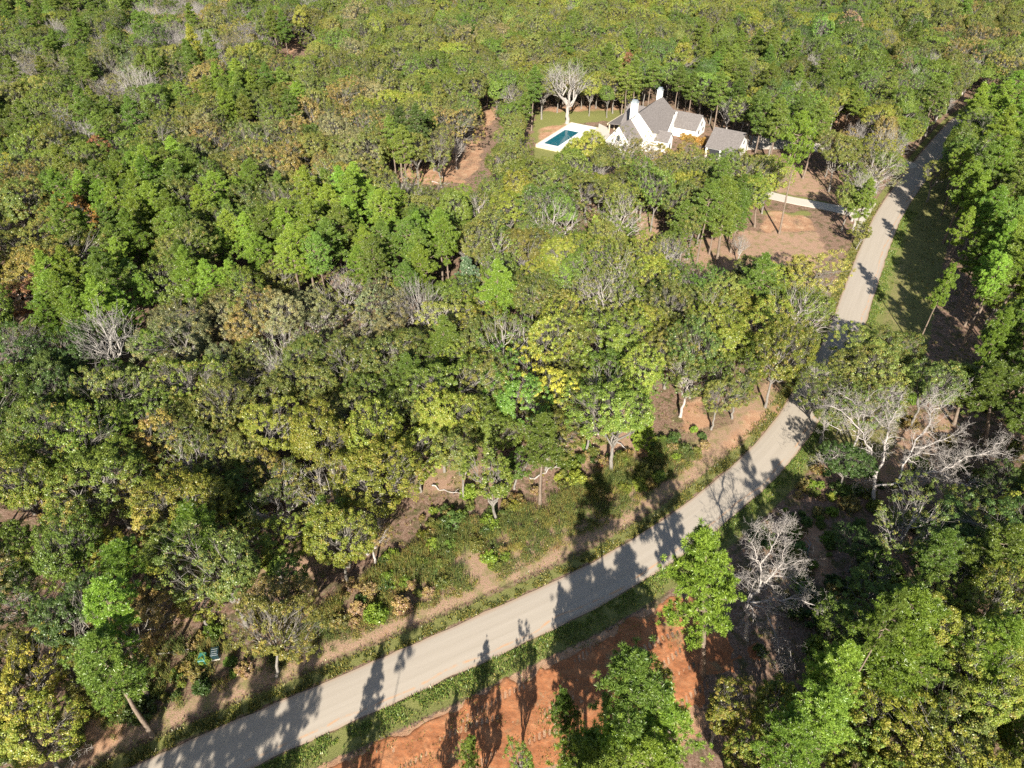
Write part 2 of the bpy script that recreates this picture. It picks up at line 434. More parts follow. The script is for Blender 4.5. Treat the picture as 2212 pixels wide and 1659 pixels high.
xs = np.concatenate([np.linspace(-900, -130, 40)[:-1], np.arange(-130, 190, 0.8), np.linspace(190, 900, 40)])
ys = np.concatenate([np.linspace(-200, 10, 24)[:-1], np.arange(10, 280, 0.8), np.linspace(280, 1500, 90)])
GX, GY = np.meshgrid(xs, ys, indexing='ij')
near = (GX > -140) & (GX < 200) & (GY > -120) & (GY < 330)
GSD = np.full(GX.shape, 60.0); GAL = np.zeros(GX.shape)
a_, b_ = road_sd(GX[near], GY[near]); GSD[near] = a_; GAL[near] = b_
HS = {'x': (6, 90, 190, 260)}
def hz_np(X, Y, SD):
    w = np.clip((np.abs(SD) - 7) / 12, 0, 1) * np.where((SD > 0) & (Y < 80), 0.0, 1.0)
    yard = np.clip((np.hypot((X - 45) / 60.0, (Y - 205) / 40.0) - 0.75) / 0.4, 0, 1)
    z = (fbm(X + 400, Y + 400, 23.0, 5) - 0.5) * 1.5 * w * yard
    dit = np.exp(-((np.abs(SD) - 5.0) / 1.0) ** 2) * -0.14
    return z + dit
GZ = hz_np(GX, GY, GSD)
GZ = np.where(np.abs(GSD) < 3.6, -0.06, GZ)
def hz(x, y):
    s, _ = rsd(x, y); return float(hz_np(np.array([x]), np.array([y]), np.array([s]))[0])

def soft(polys):
    m = np.zeros(GX.shape)
    wx = GX + (vnoise(GX + 500, GY + 500, 2.2, 31) - .5) * 2.4; wy = GY + (vnoise(GX + 500, GY + 500, 2.2, 32) - .5) * 3.0
    for p in polys: m = np.maximum(m, in_poly_np(wx, wy, p).astype(float))
    for _ in range(2):
        m[1:-1, 1:-1] = (m[1:-1, 1:-1] * 2 + m[:-2, 1:-1] + m[2:, 1:-1] + m[1:-1, :-2] + m[1:-1, 2:]) / 6
    return m
mr, mg_, md = soft(SOIL) * .64, soft(LAWN) * .8, soft(DRY)
mr *= .55 + .9 * fbm(GX + 60, GY + 60, 3.0, 55)
sd = GSD
md = np.maximum(md, np.clip(1.2 - np.abs(sd + 6.9) / 1.7, 0, 1) * (GY < 120))
mg_ = np.maximum(mg_, np.clip(1.15 - np.abs(sd + 4.2) / 1.2, 0, 1))
mg_ = np.maximum(mg_, np.clip(1.5 - np.abs(sd - 4.6) / 1.5, 0, 1))
mr = np.maximum(mr, ((sd > 6.2) & (sd < 22) & (GY < 66) & (GX > -40) & (GX < 40)) * 0.9 * (GX + GY * .3 < 34))
mg_ = np.maximum(mg_, ((sd > 3) & (sd < 15) & (GY > 80)) * 0.58)
md = np.maximum(md, ((sd > 6) & (sd < 20) & (GY > 80) & (GY < 260)) * 0.38)
mg_ = np.maximum(mg_, ((sd < -5) & (sd > -16) & (GY < 110)) * 0.42)
nx, ny = GX.shape
V = np.stack([GX, GY, GZ], 2).reshape(-1, 3)
ii = (np.arange(nx - 1)[:, None] * ny + np.arange(ny - 1)[None]).ravel()
F = np.stack([ii, ii + ny, ii + ny + 1, ii + 1], 1)

m, nt, out = new_mat('forest_ground')
at = N(nt, 'ShaderNodeAttribute', attribute_type='GEOMETRY', attribute_name='mask')
sp = N(nt, 'ShaderNodeSeparateColor'); nt.links.new(at.outputs['Color'], sp.inputs[0])
n_f = noise(nt, 3.2, 8, 0.75); n_m = noise(nt, 0.55, 5, 0.6); n_b = noise(nt, 0.09, 4, 0.55); n_ff = noise(nt, 9.0, 6, 0.8)
floor_c = ramp(nt, [(0.30, (0.07, 0.042, 0.028)), (0.44, (0.19, 0.115, 0.078)), (0.56, (0.30, 0.20, 0.145)), (0.70, (0.40, 0.30, 0.235))], n_f.outputs[0]).outputs[0]
floor_c = mixc(nt, ramp(nt, [(0.5, (0, 0, 0)), (0.62, (.7, .7, .7))], n_m.outputs[0]).outputs[0], floor_c, (0.075, 0.085, 0.028))
dry_c = ramp(nt, [(0.30, (0.12, 0.07, 0.045)), (0.46, (0.36, 0.22, 0.15)), (0.62, (0.48, 0.33, 0.23)), (0.72, (0.56, 0.43, 0.32))], n_ff.outputs[0]).outputs[0]
dry_c = mixc(nt, ramp(nt, [(0.48, (0, 0, 0)), (0.66, (.75, .75, .75))], n_m.outputs[0]).outputs[0], dry_c, (0.20, 0.19, 0.07))
soil_c = ramp(nt, [(0.28, (0.32, 0.17, 0.10)), (0.5, (0.45, 0.26, 0.155)), (0.72, (0.54, 0.37, 0.24))], n_m.outputs[0]).outputs[0]
soil_c = mixc(nt, ramp(nt, [(0.5, (0, 0, 0)), (0.66, (.6, .6, .6))], n_f.outputs[0]).outputs[0], soil_c, (0.36, 0.24, 0.15))
grass_c = ramp(nt, [(0.30, (0.08, 0.09, 0.03)), (0.48, (0.19, 0.20, 0.06)), (0.60, (0.28, 0.26, 0.10)), (0.72, (0.38, 0.31, 0.17))], n_ff.outputs[0]).outputs[0]
def edge(ch):
    s = math_n(nt, 'ADD', ch, math_n(nt, 'MULTIPLY', math_n(nt, 'SUBTRACT', n_f.outputs[0], 0.5), 1.1))
    return ramp(nt, [(0.42, (0, 0, 0)), (0.6, (1, 1, 1))], s).outputs[0]
c = mixc(nt, edge(sp.outputs[2]), floor_c, dry_c)
c = mixc(nt, edge(sp.outputs[1]), c, grass_c)
c = mixc(nt, edge(sp.outputs[0]), c, soil_c)
principled(nt, out, c, 0.95, bump(nt, n_ff.outputs[0], 0.9, 0.12), 0.1)
M['ground'] = m
me = mesh_np('ground', V, F, mats=[m], smooth=True)
at = me.attributes.new('mask', 'FLOAT_COLOR', 'POINT')
at.data.foreach_set('color', np.stack([mr, mg_, md, np.ones_like(mr)], 3 - 1).reshape(-1, 4).astype(np.float32).ravel())
tag(obj('ground', me), 'forest floor of brown leaf litter, orange soil and dry grass', kind='structure')

# ------------------------------------------------------------------ road
def strip(C, Nn, offs, zs, name, mat, s0=0):
    k = len(C); n = np.asarray(offs).shape[-1]
    off = np.asarray(offs, float)
    if off.ndim == 1: off = np.tile(off, (k, 1))
    V = np.concatenate([C[:, None, :] + Nn[:, None, :] * off[:, :, None], np.tile(np.asarray(zs, float), (k, 1))[:, :, None]], 2)
    i = (np.arange(k - 1)[:, None] * n + np.arange(n - 1)[None]).ravel()
    F = np.stack([i, i + 1, i + 1 + n, i + n], 1)
    me = mesh_np(name, V.reshape(-1, 3), F, mats=[mat], smooth=True)
    uv = me.uv_layers.new(name='UVMap')
    U = np.stack([off, np.tile((np.arange(k) * 1.0 + s0)[:, None], (1, n))], 2).reshape(-1, 2)
    li = np.zeros(len(me.loops), np.int32); me.loops.foreach_get('vertex_index', li)
    uv.data.foreach_set('uv', U[li].astype(np.float32).ravel())
    return me
m, nt, out = new_mat('pale_chip_seal_road')
uv = N(nt, 'ShaderNodeUVMap'); sx = N(nt, 'ShaderNodeSeparateXYZ'); nt.links.new(uv.outputs[0], sx.inputs[0])
mp = N(nt, 'ShaderNodeMapping'); mp.inputs['Scale'].default_value = (1.6, 0.05, 1); nt.links.new(uv.outputs[0], mp.inputs[0])
streak = noise(nt, 1.0, 5, 0.6, mp.outputs[0]); fine = noise(nt, 14, 4, 0.7); big = noise(nt, 0.16, 4, 0.5)
c = ramp(nt, [(0.3, (0.37, 0.315, 0.25)), (0.7, (0.43, 0.37, 0.30))], streak.outputs[0]).outputs[0]
c = mixc(nt, math_n(nt, 'MULTIPLY', fine.outputs[0], 0.16), c, (0.32, 0.27, 0.22))
c = mixc(nt, math_n(nt, 'MULTIPLY', big.outputs[0], 0.30), c, (0.43, 0.38, 0.315))
# paler wheel paths
for off in (-1.75, -0.2, 1.35):
    dd_ = math_n(nt, 'ABSOLUTE', math_n(nt, 'SUBTRACT', sx.outputs[0], off))
    w = math_n(nt, 'MULTIPLY', math_n(nt, 'SUBTRACT', 1.0, math_n(nt, 'MULTIPLY', dd_, 2.2), True), 0.35)
    c = mixc(nt, w, c, (0.44, 0.38, 0.31))
# orange dirt washed along the right side
wv = math_n(nt, 'MULTIPLY', math_n(nt, 'SUBTRACT', noise(nt, 0.11, 2, 0.5).outputs[0], 0.5), 2.2)
dd_ = math_n(nt, 'ABSOLUTE', math_n(nt, 'ADD', math_n(nt, 'SUBTRACT', sx.outputs[0], 2.1), wv))
w = math_n(nt, 'SUBTRACT', 1.0, math_n(nt, 'MULTIPLY', dd_, 4.5), True)
w = math_n(nt, 'MULTIPLY', w, ramp(nt, [(0.42, (0, 0, 0)), (0.6, (.9, .9, .9))], noise(nt, 0.6, 5, 0.7).outputs[0]).outputs[0])
c = mixc(nt, w, c, (0.52, 0.29, 0.15))
ed = math_n(nt, 'SUBTRACT', math_n(nt, 'ABSOLUTE', sx.outputs[0]), 2.55)
ew = math_n(nt, 'MULTIPLY', math_n(nt, 'ADD', ed, math_n(nt, 'MULTIPLY', math_n(nt, 'SUBTRACT', fine.outputs[0], 0.5), 0.9)), 1.6, True)
c = mixc(nt, ew, c, (0.36, 0.25, 0.17))
principled(nt, out, c, 0.85, bump(nt, fine.outputs[0], 0.15, 0.02), 0.25)
M['road'] = m
k = len(cen); rn = np.random.RandomState(3)
ew_l = np.interp(np.arange(k), np.arange(0, k + 3, 1.5), rn.randn(len(np.arange(0, k + 3, 1.5))) * 0.07)
ew_r = np.interp(np.arange(k), np.arange(0, k + 3, 1.5), rn.randn(len(np.arange(0, k + 3, 1.5))) * 0.10)
base = np.array([-3.05, -2.4, -1.2, 0, 1.2, 2.4, 3.05])
OFF = np.tile(base, (k, 1)); OFF[:, 0] += ew_l; OFF[:, -1] += ew_r
me = strip(cen, cn, OFF, [0.0, 0.03, 0.05, 0.06, 0.05, 0.03, 0.0], 'road', m)
tag(obj('road', me), 'pale tan chip-sealed country road curving through the forest', kind='structure')

# ------------------------------------------------------------------ torn-up red soil beside the road with machine tracks
m, nt, out = new_mat('red_clay_soil')
n1 = noise(nt, 0.5, 6, 0.65); n2 = noise(nt, 5.0, 6, 0.75)
c = ramp(nt, [(0.3, (0.26, 0.095, 0.042)), (0.5, (0.40, 0.155, 0.066)), (0.7, (0.49, 0.235, 0.115))], n1.outputs[0]).outputs[0]
c = mixc(nt, ramp(nt, [(0.45, (0, 0, 0)), (0.62, (.75, .75, .75))], n2.outputs[0]).outputs[0], c, (0.30, 0.15, 0.08))
c = mixc(nt, ramp(nt, [(0.56, (0, 0, 0)), (0.66, (.8, .8, .8))], noise(nt, 0.28, 6, 0.7).outputs[0]).outputs[0], c, (0.27, 0.20, 0.11))
principled(nt, out, c, 0.95, bump(nt, n2.outputs[0], 0.8, 0.08), 0.1)
al0 = int(np.argmin(np.abs(cen[:, 0] + 42) + (cen[:, 1] > 60) * 99)); al1 = int(np.argmin(np.hypot(cen[:, 0] - 21, cen[:, 1] - 63)))
sA = np.arange(al0, al1, 0.13); dA = np.arange(4.9, 20.0, 0.13)
CX = np.interp(sA, np.arange(k), cen[:, 0]); CY = np.interp(sA, np.arange(k), cen[:, 1]); NX = np.interp(sA, np.arange(k), cn[:, 0]); NY = np.interp(sA, np.arange(k), cn[:, 1])
SX = CX[:, None] + NX[:, None] * dA[None]; SY = CY[:, None] + NY[:, None] * dA[None]
S2, D2 = np.meshgrid(sA, dA, indexing='ij')
edge_n = fbm(SX + 300, SY + 300, 2.6, 41)
w = np.clip((D2 - 6.3) / 0.9 + (edge_n - 0.5) * 3.0, 0, 1) * np.clip((19.5 - D2) / 2 + (edge_n - .5) * 3, 0, 1) * np.clip((S2 - al0) / 3, 0, 1) * np.clip((al1 - S2) / 3 + (edge_n - .5) * 2, 0, 1)
z = (fbm(SX + 90, SY + 90, 1.1, 7) - 0.5) * 0.16 + (fbm(SX, SY, 0.4, 9) - .5) * 0.07
for c0, amp, ph in ((7.0, .07, 0), (8.9, .08, 1.2), (10.0, .05, 2), (12.1, .07, .5), (13.3, .06, 3), (15.6, .06, 1), (17.2, .06, 2.2)):
    cc = c0 + 1.3 * np.sin(S2 / 9.0 + ph * 2) + 2.4 * (vnoise(S2 + 50, S2 * 0 + ph * 9, 9.0, 61) - .5)
    band = np.clip(1.6 - np.abs(D2 - cc) / 0.3, 0, 1); keep = np.clip((vnoise(S2 + 20 + c0 * 13, D2 * 0 + c0, 6.0, 62) - 0.5) * 7, 0, 1)
    z += band * keep * (-0.06 + amp * 1.5 * np.sign(np.sin((S2 + (D2 - cc) * 0.5) * 2 * PI / 0.62)))
Z_ = -0.25 + w * 0.31 + z * w
n1_, n2_ = SX.shape
V = np.stack([SX, SY, Z_], 2).reshape(-1, 3); i = (np.arange(n1_ - 1)[:, None] * n2_ + np.arange(n2_ - 1)[None]).ravel()
me = mesh_np('red_soil', V, np.stack([i, i + 1, i + 1 + n2_, i + n2_], 1)[:, ::-1], mats=[m], smooth=True)
nmz = me.polygons[0].normal.z
if nmz < 0: me.flip_normals()
tag(obj('red_soil', me), 'torn red clay soil with crawler tracks along the roadside', kind='structure')

# ------------------------------------------------------------------ grass, weeds (uncountable)
def blades(P, H, W, rng, lean=0.35):
    n = len(P); a = rng.rand(n) * 2 * PI
    A = np.stack([np.cos(a), np.sin(a), np.zeros(n)], 1); L = rng.randn(n, 3) * lean * H[:, None]; L[:, 2] = H
    w = W[:, None]
    V = np.stack([P - A * w, P + A * w, P + L * 0.65 + A * w * 0.8, P + L], 1).reshape(-1, 3)
    return V, np.arange(4 * n).reshape(-1, 4)
def road_pts(s, off):
    i = np.arange(k)
    x = np.interp(s, i, cen[:, 0]) + np.interp(s, i, cn[:, 0]) * off; y = np.interp(s, i, cen[:, 1]) + np.interp(s, i, cn[:, 1]) * off
    return x, y
rng = np.random.RandomState(11)
i_view = [i for i in range(k) if cen[i, 1] > 28 and cen[i, 1] < 175]
s0, s1 = i_view[0], i_view[-1]
n = 42000; s = s0 + (s1 - s0) * rng.rand(n) ** 1.3; off = 3.05 + np.abs(rng.randn(n)) * 1.45 + 0.25 * vnoise(s, s * 0, 2, 3)
x, y = road_pts(s, off); keep = fbm(x, y, 1.4, 71) > 0.36 + np.clip(off - 4.6, 0, 3) * 0.12; x, y, s, off = x[keep], y[keep], s[keep], off[keep]
P = np.stack([x, y, np.full(len(x), -0.06)], 1); H = 0.14 + 0.18 * rng.rand(len(x))
V, F = blades(P, H, np.full(len(x), 0.05), rng, 0.5)
me = mesh_np('verge_grass', V, F, mats=[foliage_mat('verge_grass_green', fixed=(0.15, 0.22, 0.05, 0.22))], tint=rng.rand(len(F)), hue=rng.rand(len(F)) * 0.5)
tag(obj('verge_grass', me), 'short green grass along the outer edge of the road', 'grass', kind='stuff')
n = 42000; s = s0 + (s1 - s0) * rng.rand(n) ** 1.2; off = -3.15 - np.abs(rng.randn(n)) * 1.0
x, y = road_pts(s, off); keep = fbm(x, y, 1.1, 72) > 0.42; x, y = x[keep], y[keep]
s_ = s0 + 75 * rng.rand(30000); o_ = 5.2 + 13 * rng.rand(30000); x2, y2 = road_pts(s_, o_); kp_ = (fbm(x2 + 9, y2 + 9, 2.4, 78) > .60) & (x2 < 24)
x = np.concatenate([x, x2[kp_]]); y = np.concatenate([y, y2[kp_]])
P = np.stack([x, y, np.full(len(x), -0.04)], 1); H = 0.10 + 0.2 * rng.rand(len(x))
V, F = blades(P, H, np.full(len(x), 0.05), rng, 0.6)
me = mesh_np('verge_weeds', V, F, mats=[foliage_mat('verge_weeds_olive', fixed=(0.12, 0.14, 0.04, 0.5))], tint=rng.rand(len(F)), hue=rng.rand(len(F)) * 0.6)
tag(obj('verge_weeds', me), 'patchy olive and brown grass along the inner edge of the road', 'grass', kind='stuff')

WEED = poly_w([(560,1420),(640,1330),(760,1270),(880,1190),(1010,1130),(1180,1080),(1330,1010),(1440,960),(1500,985),(1540,990),(1440,1085),(1300,1180),(1180,1230),(1000,1310),(850,1370),(700,1440),(600,1480)])
WEED2 = poly_w([(120,1659),(150,1500),(230,1400),(420,1380),(560,1420),(600,1480),(420,1570),(280,1640)])
wx0, wx1 = min(p[0] for p in WEED + WEED2), max(p[0] for p in WEED + WEED2); wy0, wy1 = min(p[1] for p in WEED + WEED2), max(p[1] for p in WEED + WEED2)
n = 12000; cx = wx0 + (wx1 - wx0) * rng.rand(n); cy = wy0 + (wy1 - wy0) * rng.rand(n)
in1 = in_poly_np(cx, cy, WEED); in2 = in_poly_np(cx, cy, WEED2) & (rng.rand(n) < 0.35)
kp = (in1 | in2); cx, cy = cx[kp], cy[kp]
a_, _ = road_sd(cx, cy); kp = (a_ < -7.0 - 2.0 * (fbm(cx, cy, 7.0, 79) - .4)) & (fbm(cx, cy, 4.0, 73) > 0.33); cx, cy, a_ = cx[kp], cy[kp], a_[kp]
tall = np.clip((-a_ - 5) / 7, 0.15, 1) * (0.5 + fbm(cx, cy, 5.0, 74)) * 1.25
per = 34; idx = np.repeat(np.arange(len(cx)), per)
P = np.stack([cx[idx] + rng.randn(len(idx)) * 0.28, cy[idx] + rng.randn(len(idx)) * 0.28, np.zeros(len(idx))], 1); P[:, 2] = hz_np(P[:, 0], P[:, 1], a_[idx]) - 0.05
H = tall[idx] * (0.5 + 0.7 * rng.rand(len(idx)))
V1, F1 = blades(P, H * 1.15, np.full(len(idx), 0.024), rng, 0.2)
# seed heads and leaves on the stalks
q = P + np.stack([rng.randn(len(idx)) * .12, rng.randn(len(idx)) * .12, H * (0.4 + 0.6 * rng.rand(len(idx)))], 1)
V2, F2 = cards(q, rng.randn(len(q), 3), np.full(len(q), 0.06), rng)
ctint = fbm(cx + 7, cy + 7, 2.5, 77) * 0.8 + rng.rand(len(cx)) * 0.35 - 0.08
t1 = np.clip(ctint[idx] + rng.randn(len(idx)) * 0.18, 0, 1)
me = mesh_np('tall_weeds', np.concatenate([V1, V2]), np.concatenate([F1, F2 + len(V1)]), mats=[foliage_mat('tall_weeds_mixed', fixed=(0.165, 0.20, 0.065, 0.5))],
             tint=np.concatenate([t1, t1]), hue=np.tile(rng.rand(len(cx))[idx], 2))
tag(obj('tall_weeds', me), 'tall brown and green weeds between the forest edge and road', 'weeds', kind='stuff')

rng = np.random.RandomState(19)
n = 26000; cx = -75 + 200 * rng.rand(n); cy = 28 + 150 * rng.rand(n) ** 1.2
a_, _ = road_sd(cx, cy); px_ = 1106 + cx / (cy * CT + CAM_H * ST) * CAM_F
soilz = (a_ > 0) & (a_ < 20) & (cx + cy * .3 < 40) & (cy < 72)
yard_ = in_poly_np(cx, cy, poly_w([(1600,420),(1860,420),(1860,600),(1600,620)]))
kp = (np.abs(a_) > 5.5) & ~soilz & ~yard_ & (fbm(cx + 33, cy + 33, 5.0, 81) > .50 - .06 * (a_ > 6)) & (px_ > -60) & (px_ < 2300) & (rng.rand(n) < .75)
kp &= ~((a_ < 0) & (a_ > -10))
cx, cy, a_ = cx[kp], cy[kp], a_[kp]
per = 26; idx = np.repeat(np.arange(len(cx)), per); sz = (.25 + .55 * rng.rand(len(cx)) ** 2)[idx]
q = rng.randn(len(idx), 3); q /= np.linalg.norm(q, axis=1)[:, None]; q[:, 2] = np.abs(q[:, 2])
P = np.stack([cx[idx], cy[idx], hz_np(cx, cy, a_)[idx]], 1) + q * sz[:, None] * (rng.rand(len(idx), 1) ** .5)
V, F = cards(P, q, np.full(len(idx), .07), rng)
me = mesh_np('undergrowth', V, F, mats=[foliage_mat('undergrowth_mixed', fixed=(0.15, 0.175, 0.05, 0.5))], tint=np.clip(rng.rand(len(cx))[idx] * .75 + rng.rand(len(idx)) * .25, 0, 1), hue=rng.rand(len(cx))[idx])
tag(obj('undergrowth', me), 'low brown and green undergrowth between the tree trunks', 'undergrowth', kind='stuff')

# ------------------------------------------------------------------ house, garage, pool, drives
def simple_mat(name, c0, c1, scale, rough=0.8, bmp=0.2, spec=0.3, metal=0.0, dist=0.03):
    m, nt, out = new_mat(name)
    tc = N(nt, 'ShaderNodeTexCoord')
    n1 = noise(nt, scale, 6, 0.7, tc.outputs['Object']); n2 = noise(nt, scale * 0.08, 3, 0.5, tc.outputs['Object'])
    c = ramp(nt, [(0.3, c0), (0.7, c1)], n1.outputs[0]).outputs[0]
    c = mixc(nt, math_n(nt, 'MULTIPLY', n2.outputs[0], 0.3), c, tuple(x * 0.75 for x in c0))
    principled(nt, out, c, rough, bump(nt, n1.outputs[0], bmp, dist), spec, metal); return m
M['white'] = simple_mat('painted_white_brick', (0.72, 0.70, 0.66), (0.86, 0.84, 0.80), 9)
M['concrete'] = simple_mat('pale_concrete', (0.50, 0.45, 0.38), (0.64, 0.58, 0.50), 3)
M['stone'] = simple_mat('cream_stone', (0.52, 0.44, 0.30), (0.70, 0.62, 0.46), 4)
M['dark'] = simple_mat('dark_opening', (0.02, 0.02, 0.022), (0.04, 0.04, 0.045), 4)
M['glass'] = simple_mat('window_glass', (0.03, 0.04, 0.05), (0.05, 0.06, 0.08), 1, 0.08, 0.0, 0.6)
M['metal'] = simple_mat('chimney_cap_metal', (0.45, 0.50, 0.52), (0.6, 0.65, 0.66), 3, 0.45, 0.05, 0.5, 0.6)
m, nt, out = new_mat('grey_brown_shingles')
tc = N(nt, 'ShaderNodeTexCoord')
br = N(nt, 'ShaderNodeTexBrick'); mp = N(nt, 'ShaderNodeMapping'); nt.links.new(tc.outputs['Generated'], mp.inputs[0]); mp.inputs['Scale'].default_value = (22, 22, 14)
nt.links.new(mp.outputs[0], br.inputs[0])
n1 = noise(nt, 2.6, 6, 0.8, tc.outputs['Object']); n2 = noise(nt, 0.5, 3, 0.5, tc.outputs['Object'])
c = ramp(nt, [(0.3, (0.10, 0.088, 0.082)), (0.5, (0.165, 0.147, 0.138)), (0.7, (0.25, 0.225, 0.21))], n1.outputs[0]).outputs[0]
c = mixc(nt, math_n(nt, 'MULTIPLY', n2.outputs[0], 0.35), c, (0.15, 0.13, 0.12))
principled(nt, out, c, 0.9, bump(nt, n1.outputs[0], 0.5, 0.05), 0.15); M['roof'] = m
m, nt, out = new_mat('pool_water')
n1 = noise(nt, 1.5, 3, 0.5)
c = ramp(nt, [(0.3, (0.008, 0.085, 0.12)), (0.7, (0.015, 0.13, 0.165))], n1.outputs[0]).outputs[0]
principled(nt, out, c, 0.06, bump(nt, n1.outputs[0], 0.08, 0.02), 0.5); M['water'] = m

HO = np.array([37.46, 215.46]); E1 = np.array([.545, .838]); E2 = np.array([.838, -.545])
HZ0 = 0.0
def hp(a, b, z): q = HO + E1 * a + E2 * b; return (q[0], q[1], z + HZ0)
class MB:
    def __init__(s): s.V = []; s.F = []
    def face_prism(s, poly, vec):
        """a planar polygon pushed along vec: a closed solid"""
        b = len(s.V); n = len(poly); vec = np.array(vec, float)
        s.V += [tuple(p) for p in poly] + [tuple(np.array(p) + vec) for p in poly]
        s.F.append(tuple(range(b, b + n))[::-1]); s.F.append(tuple(range(b + n, b + 2 * n)))
        for i in range(n): s.F.append((b + i, b + (i + 1) % n, b + n + (i + 1) % n, b + n + i))
    def box(s, a0, a1, b0, b1, z0, z1):
        s.face_prism([hp(a0, b0, z0), hp(a1, b0, z0), hp(a1, b1, z0), hp(a0, b1, z0)], (0, 0, z1 - z0))
    def build(s, name, mat, parent=None, origin=None):
        me = bpy.data.meshes.new(name); o0 = np.array(origin if origin is not None else (0, 0, 0), float)
        me.from_pydata([tuple(np.array(v) - o0) for v in s.V], [], s.F); me.materials.append(mat)
        import bmesh
        b = bmesh.new(); b.from_mesh(me); bmesh.ops.recalc_face_normals(b, faces=b.faces); b.to_mesh(me); b.free()
        me.update(); return obj(name, me, parent)
hc = hp(10, 3, 0)
house = empty('house', hc)
tag(house, 'large white brick house with steep grey shingle roofs and two white chimneys', 'house')
def hbuild(mb, name, mat, parent=None):
    root = house if parent is None else parent
    return mb.build(name, mat, root, hc)
def gable(mbw, mbr, a0, a1, b0, b1, ze, zr, axis, over=0.35, rp=None, thick=0.22):
    """gable-roofed block; axis 'a' or 'b' is the ridge's direction, rp the ridge's place across"""
    if axis == 'a':
        rp = (b0 + b1) / 2 if rp is None else rp
        P = lambda u, v, z: hp(u, v, z); u0, u1, v0, v1 = a0, a1, b0, b1
    else:
        rp = (a0 + a1) / 2 if rp is None else rp
        P = lambda u, v, z: hp(v, u, z); u0, u1, v0, v1 = b0, b1, a0, a1
    poly = [P(u0, v0, -0.3), P(u0, v1, -0.3), P(u0, v1, ze - .05), P(u0, rp, zr - .05), P(u0, v0, ze - .05)]
    vec = np.array(P(u1, v0, 0)) - np.array(P(u0, v0, 0)); mbw.face_prism(poly, vec)
    for v, in ((v0,), (v1,)):
        sgn = 1 if v > rp else -1; sl = (zr - ze) / abs(v - rp)
        ve = v + sgn * over; z_e = ze - sl * over
        q = [P(u0 - over * .6, rp, zr), P(u1 + over * .6, rp, zr), P(u1 + over * .6, ve, z_e), P(u0 - over * .6, ve, z_e)]
        mbr.face_prism(q, (0, 0, thick))
# lower front-left section
w, r = MB(), MB(); gable(w, r, -7.6, 1.0, -6.6, 2.6, 3.3, 8.6, 'a', rp=-2.1); W1 = w; hbuild(r, 'roof', M['roof']); 
# tall main section: steep slope and its end wall
Fp, A_, B_, BL, EL = (0, 0, 10.3), (16.4, .6, 11.4), (17, 5.3, 7), (6.7, 7.3, 4), (.7, 5, 5.5)
W1.face_prism([hp(0, -6.2, -.3), hp(0, 5.0, -.3), hp(0, 5.0, 5.45), hp(0, 0, 10.25), hp(0, -6.2, 4.6)], np.array(hp(16.6, .6, 1.0)) - np.array(hp(0, 0, 0)))
W1.face_prism([hp(.7, 4.4, -.3), hp(6.7, 7.1, -.3), hp(17, 5.1, -.3), hp(17, -3, -.3), hp(.7, -3, -.3)], (0, 0, 4.2))
W1.face_prism([hp(.3, 4.4, 3), hp(6.7, 7.0, 3), hp(6.7, 7.0, 3.95), hp(.3, 4.6, 5.5)], np.array(hp(.4, -.4, 0)) - np.array(hp(0, 0, 0)))
r = MB()
r.face_prism([hp(*Fp), hp(*A_), hp(17.6, 5.0, 7.2), hp(*BL), hp(*EL)], (0, 0, 0.25)); hbuild(r, 'roof', M['roof'])
r = MB(); r.face_prism([hp(*Fp), hp(*A_), hp(17, -6.6, 5.6), hp(0, -6.6, 4.5)], (0, 0, 0.24)); hbuild(r, 'roof', M['roof'])
r = MB(); r.face_prism([hp(*A_), hp(17.6, 5.0, 7.2), hp(20.5, 4.2, 4.0), hp(21, -4, 4.0), hp(17, -6.6, 5.6)], (0, 0, 0.24)); hbuild(r, 'roof', M['roof'])
W1.face_prism([hp(16.5, -6, -.3), hp(16.5, 5, -.3), hp(20.3, 4, -.3), hp(20.3, -4, -.3)], (0, 0, 4.2))
# white parapets: end wall's coping and the cut along the front gable
p = MB()
p.face_prism([hp(-.28, -.3, 10.2), hp(-.28, 5.2, 4.9), hp(-.28, 5.2, 5.9), hp(-.28, 0.1, 10.85), hp(-.28, -.4, 10.7)], np.array(hp(.55, 0, 0)) - np.array(hp(0, 0, 0)))
hbuild(p, 'parapet', M['white']); p = MB()
p.face_prism([hp(6.6, 7.45, 2.9), hp(17.3, 5.4, 6.2), hp(17.3, 5.4, 7.5), hp(6.6, 7.45, 4.4)], np.array(hp(0.1, .5, 0)) - np.array(hp(0, 0, 0)))
hbuild(p, 'parapet', M['white'])
# entry gable in front of the tall section
r = MB(); gable(W1, r, 2.4, 6.4, 5.5, 9.6, 3.4, 5.4, 'b'); hbuild(r, 'roof', M['roof'])
# right wing, rear wing
r = MB(); gable(W1, r, 17.6, 26.0, 1.0, 12.6, 3.0, 6.3, 'b'); hbuild(r, 'roof', M['roof'])
r = MB(); gable(W1, r, 9.4, 20.0, -9.4, -2.5, 3.2, 8.0, 'b'); hbuild(r, 'roof', M['roof'])
hbuild(W1, 'wall', M['white'])
for a0, b0, w_, d_, zt in ((2.6, -3.6, 1.4, 1.9, 12.6), (15.2, -.8, 1.2, 1.5, 13.6)):
    c = MB(); c.box(a0, a0 + w_, b0, b0 + d_, 4, zt); ch = hbuild(c, 'chimney', M['white'])
    c = MB(); c.box(a0 - .12, a0 + w_ + .12, b0 - .12, b0 + d_ + .12, zt, zt + .18); c.box(a0 + .15, a0 + w_ - .15, b0 + .2, b0 + d_ - .2, zt + .18, zt + .75)
    cap = c.build('chimney_cap', M['metal'], ch, hc)
